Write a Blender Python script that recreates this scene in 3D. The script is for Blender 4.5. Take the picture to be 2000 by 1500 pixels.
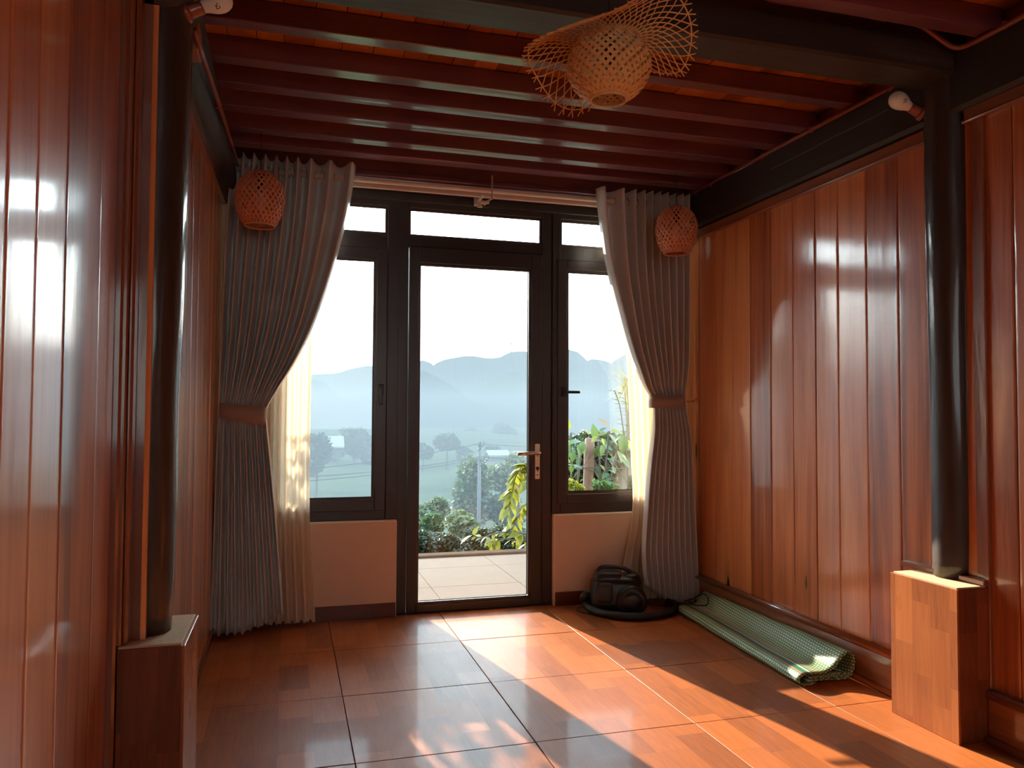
import bpy, math, random
from mathutils import Vector, Matrix, noise
random.seed(7)
for o in list(bpy.data.objects): bpy.data.objects.remove(o)
scene = bpy.context.scene
COL = scene.collection
PI = math.pi

# ------------------------------------------------------------------ camera
F, YAW, PITCH, ROLL, H = 1513.724, .280623178, .0352156365, .00519528246, 1.118
_f = Vector((math.sin(YAW)*math.cos(PITCH), math.cos(YAW)*math.cos(PITCH), math.sin(PITCH)))
_r0 = Vector((math.cos(YAW), -math.sin(YAW), 0)); _u0 = _r0.cross(_f)
_r = _r0*math.cos(ROLL) + _u0*math.sin(ROLL); _u = _u0*math.cos(ROLL) - _r0*math.sin(ROLL)
cd = bpy.data.cameras.new('camera'); cam = bpy.data.objects.new('camera', cd); COL.objects.link(cam)
cd.sensor_fit = 'HORIZONTAL'; cd.sensor_width = 36; cd.lens = F/2000*36; cd.clip_start = .02; cd.clip_end = 2000
cam.matrix_world = Matrix(((_r.x, _u.x, -_f.x, 0), (_r.y, _u.y, -_f.y, 0), (_r.z, _u.z, -_f.z, H), (0, 0, 0, 1)))
scene.camera = cam
def ray(px, py): return _r*((px-1000)/F) - _u*((py-750)/F) + _f
def at(px, py, Y):
    d = ray(px, py); return Vector((0, 0, H)) + d*(Y/d.y)

# ------------------------------------------------------------------ light
SUN_EL, SUN_AZ = math.radians(22.2), math.radians(11.4)      # the sun stands outside, left of the door axis
sun_dir = Vector((-math.sin(SUN_AZ)*math.cos(SUN_EL), math.cos(SUN_AZ)*math.cos(SUN_EL), math.sin(SUN_EL)))
sl = bpy.data.lights.new('sun', 'SUN'); so = bpy.data.objects.new('sun', sl); COL.objects.link(so)
sl.energy = 8.2; sl.angle = math.radians(.55); sl.color = (1, .87, .69)
so.location = (-4, 20, 12); so.rotation_euler = sun_dir.to_track_quat('Z', 'Y').to_euler()
world = bpy.data.worlds.new('sky'); scene.world = world; world.use_nodes = True
wn = world.node_tree.nodes; wl = world.node_tree.links
bg = wn['Background']; tc = wn.new('ShaderNodeTexCoord'); sx = wn.new('ShaderNodeSeparateXYZ'); rp = wn.new('ShaderNodeValToRGB')
wl.new(tc.outputs['Generated'], sx.inputs[0]); wl.new(sx.outputs['Z'], rp.inputs[0]); wl.new(rp.outputs[0], bg.inputs[0])
e = rp.color_ramp.elements
e[0].position = 0; e[0].color = (1.0, .98, .90, 1)
e[1].position = 1; e[1].color = (.30, .52, .85, 1)
for p, c in ((.09, (1.0, 1.0, .95, 1)), (.2, (.82, .96, 1.0, 1)), (.35, (.70, .90, 1.0, 1))):
    k = e.new(p); k.color = c
bg.inputs[1].default_value = 5.7
scene.view_settings.view_transform = 'Standard'; scene.view_settings.look = 'None'
scene.view_settings.exposure = 1.35; scene.view_settings.gamma = 1; scene.view_settings.use_curve_mapping = False
scene.cycles.use_denoising = True
scene.cycles.max_bounces = 7; scene.cycles.diffuse_bounces = 5; scene.cycles.glossy_bounces = 3
scene.cycles.transparent_max_bounces = 16; scene.cycles.transmission_bounces = 6
scene.cycles.sample_clamp_indirect = 6
scene.cycles.volume_bounces = 0

# ------------------------------------------------------------------ materials
class NT:
    def __init__(s, name):
        s.m = bpy.data.materials.new(name); s.m.use_nodes = True
        s.n = s.m.node_tree.nodes; s.l = s.m.node_tree.links
        s.b = s.n['Principled BSDF']; s.out = s.n['Material Output']
    def new(s, t, **kw):
        x = s.n.new(t)
        for k, v in kw.items(): setattr(x, k, v)
        return x
    def link(s, a, b): s.l.new(a, b)
    def val(s, sock, v):
        if hasattr(v, 'is_linked') or hasattr(v, 'links'): s.l.new(v, sock)
        else: sock.default_value = v
    def math(s, op, a, b=0.0, c=None):
        x = s.new('ShaderNodeMath', operation=op); s.val(x.inputs[0], a); s.val(x.inputs[1], b)
        if c is not None: s.val(x.inputs[2], c)
        return x.outputs[0]
    def ramp(s, fac, stops):
        x = s.new('ShaderNodeValToRGB'); s.val(x.inputs[0], fac); el = x.color_ramp.elements
        while len(el) > 1: el.remove(el[-1])
        el[0].position = stops[0][0]; el[0].color = (*stops[0][1], 1)
        for p, c in stops[1:]:
            k = el.new(p); k.color = (*c, 1)
        return x.outputs[0]
    def mix(s, fac, a, b, mode='MIX'):
        x = s.new('ShaderNodeMix', data_type='RGBA', blend_type=mode)
        s.val(x.inputs[0], fac); s.val(x.inputs[6], a if not isinstance(a, tuple) else (*a, 1)); s.val(x.inputs[7], b if not isinstance(b, tuple) else (*b, 1))
        return x.outputs[2]
    def noise(s, vec, scale=1, detail=4, rough=.55, dist=0):
        x = s.new('ShaderNodeTexNoise'); s.val(x.inputs['Vector'], vec); x.inputs['Scale'].default_value = scale
        x.inputs['Detail'].default_value = detail; x.inputs['Roughness'].default_value = rough; x.inputs['Distortion'].default_value = dist
        return x.outputs[0]
    def mapped(s, vec, scale, loc=(0, 0, 0)):
        x = s.new('ShaderNodeMapping'); s.val(x.inputs[0], vec); x.inputs['Scale'].default_value = scale; s.val(x.inputs['Location'], loc)
        return x.outputs[0]
    def bump(s, h, strength=.2, dist=.01, normal=None):
        x = s.new('ShaderNodeBump'); s.val(x.inputs['Height'], h); x.inputs['Strength'].default_value = strength; x.inputs['Distance'].default_value = dist
        if normal is not None: s.link(normal, x.inputs['Normal'])
        return x.outputs[0]
    def set(s, **kw):
        for k, v in kw.items(): s.val(s.b.inputs[k], v)
        return s

def plain(name, col, rough=.5, metal=0, coat=0, coat_rough=.1, grain=.12, scale=40, spec=.5, **kw):
    t = NT(name); c = t.new('ShaderNodeTexCoord').outputs['Object']
    n = t.noise(c, scale, 3)
    base = t.mix(n, tuple(v*(1-grain) for v in col), tuple(min(1, v*(1+grain)) for v in col))
    t.set(**{'Base Color': base, 'Roughness': rough, 'Metallic': metal, 'Coat Weight': coat, 'Coat Roughness': coat_rough, 'Specular IOR Level': spec})
    for k, v in kw.items(): t.val(t.b.inputs[k], v)
    return t.m

def wood(name, stops, axis=2, rough=.35, coat=1.0, coat_rough=.08, coat_ior=1.6, knots=True, tint=.35, wave=.12, tight=1.0, bumpy=.25, spread=.03, knot_flat=0):
    """varnished timber: grain drawn out along one axis, dark knots, every piece a shade of its own"""
    t = NT(name)
    c = t.new('ShaderNodeTexCoord').outputs['Object']; info = t.new('ShaderNodeObjectInfo').outputs['Random']
    off = t.new('ShaderNodeCombineXYZ')
    for i, k in enumerate((31.7, 57.3, 83.1)): t.link(t.math('MULTIPLY', info, k), off.inputs[i])
    def sc(a, b): v = [a, a, a]; v[axis] = b; return tuple(v)
    v1 = t.mapped(c, sc(9*tight, .55), off.outputs[0]); v2 = t.mapped(c, sc(70*tight, 1.4), off.outputs[0])
    n1 = t.noise(v1, 1, 5, .6, 1.3); n2 = t.noise(v2, 1, 3, .6)
    f = t.math('ADD', t.math('MULTIPLY', n1, .75), t.math('MULTIPLY', n2, .25))
    f = t.math('ADD', f, t.math('MULTIPLY', t.math('SUBTRACT', info, .5), tint))
    col = t.ramp(f, stops)
    h = t.math('ADD', t.math('MULTIPLY', n2, .4), n1)
    if knots:
        vo = t.new('ShaderNodeTexVoronoi'); ks = list(sc(6.0, 1.5)); ks[knot_flat] = 0; t.link(t.mapped(c, tuple(ks), off.outputs[0]), vo.inputs['Vector']); vo.inputs['Scale'].default_value = 1
        d = t.math('ADD', vo.outputs['Distance'], t.math('MULTIPLY', t.math('SUBTRACT', n2, .5), .16))
        sc_ = t.new('ShaderNodeSeparateColor'); t.link(vo.outputs['Color'], sc_.inputs[0])
        pick = t.math('GREATER_THAN', sc_.outputs[0], .55)
        kn = t.math('MULTIPLY', t.math('LESS_THAN', d, .085), pick)
        halo = t.math('MULTIPLY', t.math('SUBTRACT', 1, t.math('MINIMUM', t.math('DIVIDE', d, .28), 1)), pick)
        col = t.mix(t.math('MULTIPLY', halo, .45), col, tuple(x*.35 for x in stops[0][1]))
        col = t.mix(kn, col, (.012, .006, .005))
        h = t.math('SUBTRACT', h, t.math('MULTIPLY', kn, 2.0))
    w = t.noise(t.mapped(c, sc(11, 1.1), off.outputs[0]), 1, 2)
    nb = t.bump(h, bumpy, .0012)
    nb2 = t.bump(w, wave, spread)
    t.set(**{'Base Color': col, 'Roughness': rough, 'Coat Weight': coat, 'Coat Roughness': coat_rough, 'Coat IOR': coat_ior, 'Normal': nb, 'Coat Normal': nb2})
    return t.m

def parquet(name, u_axis, v_axis, width, length, light, dark, rough=.3, coat=.6, coat_rough=.12, grain_axis=1, shift=(0, 0), ior=1.5):
    """ceramic tile printed with short wooden strips (flat print): strips of one width, staggered, each of its own tone"""
    t = NT(name); g = t.new('ShaderNodeNewGeometry').outputs['Position']
    sp = t.new('ShaderNodeSeparateXYZ'); t.link(g, sp.inputs[0])
    u = t.math('ADD', sp.outputs[u_axis], shift[0]); v = t.math('ADD', sp.outputs[v_axis], shift[1])
    row = t.math('FLOOR', t.math('DIVIDE', u, width))
    wn1 = t.new('ShaderNodeTexWhiteNoise', noise_dimensions='1D'); t.link(row, wn1.inputs['W'])
    vv = t.math('ADD', t.math('DIVIDE', v, length), t.math('MULTIPLY', wn1.outputs['Value'], 7.3))
    colm = t.math('FLOOR', vv)
    cmb = t.new('ShaderNodeCombineXYZ'); t.link(row, cmb.inputs[0]); t.link(colm, cmb.inputs[1])
    wn2 = t.new('ShaderNodeTexWhiteNoise', noise_dimensions='2D'); t.link(cmb.outputs[0], wn2.inputs['Vector'])
    tone = wn2.outputs['Value']
    s = [28, 28, 28]; s[v_axis] = 2.2
    off = t.new('ShaderNodeVectorMath', operation='SCALE'); t.link(wn2.outputs['Color'], off.inputs[0]); off.inputs['Scale'].default_value = 40
    mp = t.mapped(g, tuple(s), off.outputs[0])
    n = t.noise(mp, 1, 5, .65, 1.6); n2 = t.noise(mp, 4.5, 3, .6, .5)
    f = t.math('ADD', t.math('MULTIPLY', tone, .38), t.math('ADD', t.math('MULTIPLY', n, .45), t.math('MULTIPLY', n2, .28)))
    mid = tuple((a+b)/2 for a, b in zip(light, dark))
    col = t.ramp(f, [(.25, light), (.5, mid), (.72, dark), (.92, tuple(x*.62 for x in dark))])
    edge = t.math('LESS_THAN', t.math('MINIMUM', t.math('FRACT', t.math('DIVIDE', u, width)), t.math('MULTIPLY', t.math('FRACT', vv), length/width)), .015)
    col = t.mix(t.math('MULTIPLY', edge, .35), col, tuple(x*.4 for x in dark))
    big = t.noise(g, 6, 3)
    r = t.math('ADD', rough, t.math('MULTIPLY', t.math('SUBTRACT', big, .5), .15))
    smudge = t.noise(t.mapped(g, (1, 1, 1)), 9, 5, .7)
    cr = t.math('ADD', coat_rough, t.math('MULTIPLY', t.math('MAXIMUM', t.math('SUBTRACT', smudge, .5), 0), .5))
    nb = t.bump(n2, .08, .001)
    t.set(**{'Base Color': col, 'Roughness': r, 'Coat Weight': coat, 'Coat Roughness': cr, 'Coat IOR': ior, 'Normal': nb, 'Coat Normal': t.bump(t.noise(g, 2.5, 2), .06, .01), 'Specular IOR Level': .12})
    return t.m

M = {}
WALL = [(.20, (.24, .058, .020)), (.40, (.54, .158, .050)), (.58, (.72, .25, .080)), (.8, (.84, .36, .125))]
M['plank'] = wood('varnished wall plank', WALL, coat_ior=1.65, coat_rough=.12, wave=.02)
M['trim'] = wood('varnished trim', [(.2, (.13, .032, .013)), (.6, (.30, .085, .030)), (.9, (.40, .13, .048))], axis=1, knots=False, coat_ior=1.6, tint=.1)
M['trim_v'] = wood('varnished upright trim', [(.2, (.12, .028, .012)), (.6, (.26, .068, .024)), (.9, (.34, .10, .036))], axis=2, knots=False, coat_ior=1.6, tint=.1)
M['base'] = wood('varnished skirting', [(.2, (.08, .022, .010)), (.5, (.22, .068, .024)), (.85, (.38, .15, .055))], axis=1, knots=True, coat_ior=1.6)
M['joist'] = wood('dark red joist', [(.2, (.085, .019, .030)), (.55, (.165, .040, .056)), (.9, (.25, .070, .085))], axis=0, knots=False, coat_ior=1.7, coat_rough=.16, wave=.25, tint=.12)
M['board'] = wood('orange ceiling board', [(.2, (0.338, 0.0975, 0.0208)), (.5, (0.546, 0.176, 0.039)), (.85, (0.715, 0.273, 0.0715))], axis=1, knots=True, coat=.5, coat_rough=.25, tint=.5, knot_flat=2)
M['log'] = wood('blackened log', [(.2, (.010, .006, .006)), (.6, (.026, .013, .012)), (.9, (.05, .026, .022))], axis=2, knots=False, coat_ior=1.6, coat_rough=.2, wave=.45, bumpy=.6, tint=.1, spread=.02)
M['log_y'] = wood('blackened log beam', [(.2, (.010, .006, .006)), (.6, (.024, .012, .011)), (.9, (.045, .024, .02))], axis=1, knots=False, coat=.35, coat_ior=1.4, coat_rough=.3, rough=.6, wave=.4, bumpy=.6, tint=.1, spread=.02)
M['log_x'] = wood('worn cross beam', [(.2, (.012, .007, .007)), (.55, (.035, .018, .015)), (.75, (.10, .07, .055)), (.95, (.17, .13, .10))], axis=0, knots=False, coat=.4, coat_ior=1.45, coat_rough=.35, rough=.6, wave=.4, bumpy=.8, tint=.0, spread=.02)
M['column'] = wood('blackened column', [(.2, (.011, .006, .006)), (.5, (.028, .012, .009)), (.72, (.070, .026, .017)), (.95, (.15, .07, .045))], axis=2, knots=False, coat_ior=1.42, coat_rough=.14, rough=.6, wave=.5, bumpy=.8, tint=.0, spread=.02)
M['tile'] = parquet('wood print floor tile', 0, 1, .12, .30, (.47, .132, .032), (.26, .074, .023), coat=.095, coat_rough=.08, rough=.5, shift=(.38, .1), ior=1.45)
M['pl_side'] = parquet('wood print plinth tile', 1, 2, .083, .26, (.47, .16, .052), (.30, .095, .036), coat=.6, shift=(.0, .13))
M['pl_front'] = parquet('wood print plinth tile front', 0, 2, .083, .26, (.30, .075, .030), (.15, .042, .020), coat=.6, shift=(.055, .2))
M['skirt_tile'] = plain('dark red skirting tile', (.13, .032, .016), .3, coat=.5)
M['grout'] = plain('dark grout', (.085, .040, .022), .9)
M['mortar'] = plain('sandy mortar', (.62, .43, .25), .95, grain=.25, scale=90)
M['plaster'] = plain('cream plaster', (.78, .58, .44), .75, grain=.05, scale=5)
M['plaster_edge'] = plain('pale plaster edge', (.86, .72, .60), .8, grain=.06, scale=20)
M['frame'] = plain('dark brown window frame', (.030, .019, .018), .35, coat=.3, coat_rough=.25, grain=.08)
M['bead'] = plain('window bead', (.055, .034, .030), .4, coat=.3, grain=.08)
M['gasket'] = plain('black gasket', (.008, .008, .008), .6)
M['steel'] = plain('brushed steel', (.74, .62, .52), .28, metal=1, grain=.06, scale=120)
M['black_metal'] = plain('black handle', (.012, .012, .013), .35)
M['black_plastic'] = plain('black plastic', (.007, .0075, .010), .38, grain=.2, scale=15)
M['grey_plastic'] = plain('dark grey plastic', (.013, .014, .018), .35, grain=.1)
M['rubber'] = plain('black ribbed hose', (.010, .0105, .013), .5)
M['rod'] = plain('cream curtain rod', (.72, .52, .42), .3, coat=.4, grain=.04)
M['cream_plastic'] = plain('cream plastic', (.62, .50, .42), .45, grain=.05)
M['string'] = plain('pale string', (.50, .40, .33), .8)
M['ring'] = plain('nickel eyelet', (.62, .60, .58), .22, metal=1)
M['bulb'] = plain('white bulb glass', (.86, .74, .58), .28, grain=.02, **{'Coat Weight': .5})
M['print'] = plain('dark printing', (.05, .045, .04), .6)
M['socket'] = plain('painted red brown socket', (.28, .06, .024), .35, coat=.4)
M['pipe'] = plain('painted red brown conduit', (.24, .045, .020), .35, coat=.5, grain=.15)
M['cleat'] = plain('wooden cleat', (.30, .10, .04), .5)
M['terrace'] = plain('terrace tile', (.076, .050, .033), .95, grain=.10, scale=6, spec=.1)
M['concrete'] = plain('pole concrete', (.050, .052, .055), .9)
M['crack_glint'] = plain('pale crack reflection', (.10, .10, .10), .35, coat=.6)
M['wire'] = plain('power wire', (.03, .03, .035), .7)
M['roof'] = plain('pale tin roof', (.15, .14, .11), .6)
M['house'] = plain('house wall', (.05, .05, .048), .9)
M['soil'] = plain('dry brown soil', (.040, .022, .012), .95, grain=.5, scale=12, spec=.02)
M['bark'] = plain('grey bark', (0.0605, 0.0454, 0.0302), .9, grain=.35, scale=14)
M['post'] = plain('weathered post', (0.0857, 0.0428, 0.0214), .9, grain=.3, scale=30)
M['twig'] = plain('brown twig', (.030, .020, .012), .9)

def bamboo(name, a, b):
    t = NT(name); c = t.new('ShaderNodeTexCoord').outputs['Object']
    n = t.noise(c, 22, 3)
    col = t.mix(n, a, b)
    t.set(**{'Base Color': col, 'Roughness': .45, 'Specular IOR Level': .5})
    tr = t.new('ShaderNodeBsdfTranslucent'); t.link(col, tr.inputs[0])
    mx = t.new('ShaderNodeMixShader'); mx.inputs[0].default_value = .22
    t.link(t.b.outputs[0], mx.inputs[1]); t.link(tr.outputs[0], mx.inputs[2]); t.link(mx.outputs[0], t.out.inputs[0])
    return t.m
M['bamboo'] = bamboo('honey bamboo strip', (.82, .48, .18), (.92, .63, .28))
M['rattan'] = bamboo('red brown woven strip', (.66, .23, .115), (.80, .35, .18))

def cloth(name, col, transl, sheen=.3, rough=.55):
    t = NT(name); c = t.new('ShaderNodeTexCoord').outputs['Object']
    n = t.noise(t.mapped(c, (300, 300, 60)), 1, 2)
    base = t.mix(n, tuple(v*.9 for v in col), tuple(v*1.1 for v in col))
    t.set(**{'Base Color': base, 'Roughness': rough, 'Sheen Weight': sheen})
    if transl:
        tr = t.new('ShaderNodeBsdfTranslucent'); t.link(base, tr.inputs[0])
        mx = t.new('ShaderNodeMixShader'); mx.inputs[0].default_value = transl
        t.link(t.b.outputs[0], mx.inputs[1]); t.link(tr.outputs[0], mx.inputs[2]); t.link(mx.outputs[0], t.out.inputs[0])
    return t.m
M['curtain'] = cloth('grey satin curtain', (.66, .64, .62), .04, .05, .36)
M['tie'] = cloth('brown grey tie band', (0.33, 0.232, 0.188), .0)

def sheer():
    t = NT('cream sheer voile'); c = t.new('ShaderNodeTexCoord').outputs['Object']
    n = t.noise(t.mapped(c, (60, 60, 1.2)), 1, 3)
    base = t.mix(n, (.80, .66, .50), (.92, .80, .64))
    t.set(**{'Base Color': base, 'Roughness': .8})
    tr = t.new('ShaderNodeBsdfTranslucent'); t.link(base, tr.inputs[0])
    tp = t.new('ShaderNodeBsdfTransparent'); tp.inputs[0].default_value = (1, .97, .92, 1)
    m1 = t.new('ShaderNodeMixShader'); m1.inputs[0].default_value = .30; m2 = t.new('ShaderNodeMixShader')
    t.link(t.math('MULTIPLY', t.math('SUBTRACT', 1.15, n), .07), m2.inputs[0])
    t.link(t.b.outputs[0], m1.inputs[1]); t.link(tr.outputs[0], m1.inputs[2]); t.link(m1.outputs[0], m2.inputs[1]); t.link(tp.outputs[0], m2.inputs[2])
    t.link(m2.outputs[0], t.out.inputs[0]); return t.m
M['sheer'] = sheer()

def glass():
    t = NT('window glass'); tp = t.new('ShaderNodeBsdfTransparent'); tp.inputs[0].default_value = (.97, .99, .985, 1)
    gl = t.new('ShaderNodeBsdfGlossy'); gl.inputs['Roughness'].default_value = .01
    fr = t.new('ShaderNodeFresnel'); fr.inputs[0].default_value = 1.45
    mx = t.new('ShaderNodeMixShader'); t.link(fr.outputs[0], mx.inputs[0]); t.link(tp.outputs[0], mx.inputs[1]); t.link(gl.outputs[0], mx.inputs[2])
    t.link(mx.outputs[0], t.out.inputs[0]); return t.m
M['glass'] = glass()
def frosted():
    t = NT('added fill glass'); x = t.new('ShaderNodeBsdfTranslucent'); n = t.noise(t.new('ShaderNodeTexCoord').outputs['Object'], 60, 2)
    t.link(t.mix(n, (.56, .55, .53), (.62, .61, .59)), x.inputs[0]); t.link(x.outputs[0], t.out.inputs[0]); return t.m
M['frosted'] = frosted()

def leafmat(name, a, b, tr=.5):
    t = NT(name); info = t.new('ShaderNodeObjectInfo').outputs['Random']; c = t.new('ShaderNodeTexCoord').outputs['Object']
    n = t.noise(c, 3.5, 3); f = t.math('ADD', t.math('MULTIPLY', n, .8), t.math('MULTIPLY', info, .25))
    col = t.ramp(f, [(.3, a), (.7, b)])
    t.set(**{'Base Color': col, 'Roughness': .5})
    x = t.new('ShaderNodeBsdfTranslucent'); t.link(col, x.inputs[0])
    mx = t.new('ShaderNodeMixShader'); mx.inputs[0].default_value = tr
    t.link(t.b.outputs[0], mx.inputs[1]); t.link(x.outputs[0], mx.inputs[2]); t.link(mx.outputs[0], t.out.inputs[0]); return t.m
M['leaf_yellow'] = leafmat('yellow green leaf', (0.096, 0.105, 0.00688), (0.165, 0.151, 0.0115), .6)
M['leaf_green'] = leafmat('fresh green leaf', (.012, .040, .005), (.048, .080, .010), .45)
M['leaf_orange'] = leafmat('withered orange leaf', (0.142, 0.0574, 0.00459), (0.195, 0.096, 0.0115), .55)
M['leaf_dark'] = leafmat('dull shrub leaf', (0.0108, 0.0204, 0.0072), (0.0288, 0.0408, 0.0144), .35)
M['leaf_mid'] = leafmat('tree leaf', (.040, .062, .020), (.085, .105, .040), .4)
M['leaf_far'] = leafmat('far tree leaf', (0.0072, 0.0168, 0.0072), (0.0168, 0.0288, 0.012), .25)
M['leaf_straw'] = leafmat('straw leaf', (0.103, 0.0918, 0.0229), (0.161, 0.138, 0.0505), .5)
def landmat(name, a, b, sc):
    t = NT(name); g = t.new('ShaderNodeNewGeometry').outputs['Position']
    n = t.noise(t.mapped(g, sc), 1, 6, .65)
    t.set(**{'Base Color': t.ramp(n, [(.35, a), (.65, b)]), 'Roughness': 1, 'Specular IOR Level': 0}); return t.m
M['field'] = landmat('terraced field', (0.025, 0.036, 0.015), (0.065, 0.075, 0.035), (.05, .25, .6))
M['hill_green'] = landmat('grassy hill', (0.012, 0.0216, 0.0096), (0.0312, 0.0408, 0.0192), (0.036, 0.036, 0.036))
M['hill_dark'] = landmat('wooded ridge', (0.0048, 0.0096, 0.0072), (0.012, 0.018, 0.012), (0.03, 0.03, 0.03))

def matweave():
    t = NT('woven plastic mat'); uv = t.new('ShaderNodeUVMap').outputs[0]
    sp = t.new('ShaderNodeSeparateXYZ'); t.link(uv, sp.inputs[0]); u, v = sp.outputs[0], sp.outputs[1]
    ru = t.math('DIVIDE', u, .0135); rowi = t.math('FLOOR', ru)
    vv = t.math('ADD', t.math('DIVIDE', v, .017), t.math('MULTIPLY', t.math('MODULO', rowi, 2), .5))
    du = t.math('ABSOLUTE', t.math('SUBTRACT', t.math('FRACT', ru), .5)); dv = t.math('ABSOLUTE', t.math('SUBTRACT', t.math('FRACT', vv), .5))
    dash = t.math('MULTIPLY', t.math('LESS_THAN', du, .27), t.math('LESS_THAN', dv, .30))
    fine = t.math('SINE', t.math('MULTIPLY', v, 1800))
    col = t.mix(dash, (.085, .19, .075), (.60, .64, .40))
    def band(a, b): return t.math('MULTIPLY', t.math('GREATER_THAN', u, a), t.math('LESS_THAN', u, b))
    for a, b, c in ((.125, .132, (.55, .18, .12)), (.135, .158, (.02, .17, .09)), (.158, .170, (.58, .62, .50)), (.170, .178, (.02, .17, .09)), (.190, .194, (.55, .20, .14)), (.20, .203, (.55, .20, .14))):
        col = t.mix(band(a, b), col, c)
    t.set(**{'Base Color': col, 'Roughness': .5, 'Normal': t.bump(t.math('ADD', dash, t.math('MULTIPLY', fine, .3)), .4, .001)}); return t.m
M['mat'] = matweave()

# ------------------------------------------------------------------ mesh helpers
ORG = {}
class MB:
    def __init__(s): s.v = []; s.f = []; s.uv = None
    def add(s, vs, fs):
        n = len(s.v); s.v += [tuple(p) for p in vs]; s.f += [tuple(i+n for i in f) for f in fs]; return s
    def box(s, x0, x1, y0, y1, z0, z1, ch=0.0):
        if ch <= 0:
            s.add([(x0, y0, z0), (x1, y0, z0), (x1, y1, z0), (x0, y1, z0), (x0, y0, z1), (x1, y0, z1), (x1, y1, z1), (x0, y1, z1)],
                  [(3, 2, 1, 0), (4, 5, 6, 7), (0, 1, 5, 4), (1, 2, 6, 5), (2, 3, 7, 6), (3, 0, 4, 7)])
            return s
        # chamfered box: each of the 8 corners becomes three points
        c = ch; vs = []; idx = {}
        for i, X in enumerate((x0, x1)):
            for j, Y in enumerate((y0, y1)):
                for k, Z in enumerate((z0, z1)):
                    dx, dy, dz = (c, -c)[i], (c, -c)[j], (c, -c)[k]
                    idx[i, j, k, 0] = len(vs); vs.append((X, Y+dy, Z+dz))
                    idx[i, j, k, 1] = len(vs); vs.append((X+dx, Y, Z+dz))
                    idx[i, j, k, 2] = len(vs); vs.append((X+dx, Y+dy, Z))
        fs = []
        for i in (0, 1): fs.append([idx[i, 0, 0, 0], idx[i, 1, 0, 0], idx[i, 1, 1, 0], idx[i, 0, 1, 0]])
        for j in (0, 1): fs.append([idx[0, j, 0, 1], idx[1, j, 0, 1], idx[1, j, 1, 1], idx[0, j, 1, 1]])
        for k in (0, 1): fs.append([idx[0, 0, k, 2], idx[1, 0, k, 2], idx[1, 1, k, 2], idx[0, 1, k, 2]])
        for j in (0, 1):
            for k in (0, 1): fs.append([idx[0, j, k, 1], idx[1, j, k, 1], idx[1, j, k, 2], idx[0, j, k, 2]])
        for i in (0, 1):
            for k in (0, 1): fs.append([idx[i, 0, k, 0], idx[i, 1, k, 0], idx[i, 1, k, 2], idx[i, 0, k, 2]])
        for i in (0, 1):
            for j in (0, 1): fs.append([idx[i, j, 0, 0], idx[i, j, 1, 0], idx[i, j, 1, 1], idx[i, j, 0, 1]])
        for i in (0, 1):
            for j in (0, 1):
                for k in (0, 1): fs.append([idx[i, j, k, 0], idx[i, j, k, 1], idx[i, j, k, 2]])
        ctr = Vector(((x0+x1)/2, (y0+y1)/2, (z0+z1)/2)); out = []
        for f in fs:
            p = [Vector(vs[q]) for q in f]; nrm = (p[1]-p[0]).cross(p[2]-p[0]); m = sum(p, Vector())/len(p)
            out.append(tuple(f) if nrm.dot(m-ctr) > 0 else tuple(reversed(f)))
        return s.add(vs, out)
    def tube(s, pts, r, seg=8, caps=True, flat=None):
        pts = [Vector(p) for p in pts]; n = len(pts); rs = r if isinstance(r, (list, tuple)) else [r]*n
        t0 = (pts[1]-pts[0]).normalized(); up = Vector((0, 0, 1)) if abs(t0.z) < .9 else Vector((1, 0, 0))
        side = t0.cross(up).normalized(); vs = []; fs = []
        for i, p in enumerate(pts):
            t = (pts[min(i+1, n-1)]-pts[max(i-1, 0)])
            t = t.normalized() if t.length > 1e-9 else t0
            side = (side-t*side.dot(t)); side = side.normalized() if side.length > 1e-6 else t.orthogonal().normalized()
            w = side.cross(t)
            for k in range(seg):
                a = 2*PI*k/seg; vs.append(p+side*(rs[i]*math.cos(a))+w*(rs[i]*math.sin(a)))
        for i in range(n-1):
            for k in range(seg):
                a = i*seg+k; b = i*seg+(k+1) % seg; fs.append((a, b, b+seg, a+seg))
        if caps: fs += [tuple(reversed(range(seg))), tuple(range((n-1)*seg, n*seg))]
        return s.add(vs, fs)
    def lathe(s, prof, center, axis=(0, 0, 1), seg=24, caps=True):
        ax = Vector(axis).normalized(); e1 = ax.orthogonal().normalized(); e2 = ax.cross(e1); c = Vector(center); vs = []; fs = []
        for r, h in prof:
            for k in range(seg):
                a = 2*PI*k/seg; vs.append(c+ax*h+(e1*math.cos(a)+e2*math.sin(a))*r)
        n = len(prof)
        for i in range(n-1):
            for k in range(seg):
                a = i*seg+k; b = i*seg+(k+1) % seg; fs.append((a, b, b+seg, a+seg))
        if caps: fs += [tuple(reversed(range(seg))), tuple(range((n-1)*seg, n*seg))]
        return s.add(vs, fs)
    def grid(s, fn, nu, nv, close=False):
        vs = [fn(i/(nu), j/(nv)) for j in range(nv+1) for i in range(nu+1)]
        fs = [(j*(nu+1)+i, j*(nu+1)+i+1, (j+1)*(nu+1)+i+1, (j+1)*(nu+1)+i) for j in range(nv) for i in range(nu)]
        return s.add(vs, fs)
    def build(s, name, mat, parent=None, smooth=False, org=None):
        if parent is not None: o0 = Vector(ORG[parent.name])
        elif org is not None: o0 = Vector(org)
        else:
            xs = [p[0] for p in s.v]; ys = [p[1] for p in s.v]; zs = [p[2] for p in s.v]
            o0 = Vector(((min(xs)+max(xs))/2, (min(ys)+max(ys))/2, min(zs)))
        me = bpy.data.meshes.new(name)
        me.from_pydata([(p[0]-o0.x, p[1]-o0.y, p[2]-o0.z) for p in s.v], [], s.f); me.update()
        if mat: me.materials.append(M[mat] if isinstance(mat, str) else mat)
        if smooth: me.polygons.foreach_set('use_smooth', [True]*len(me.polygons))
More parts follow.
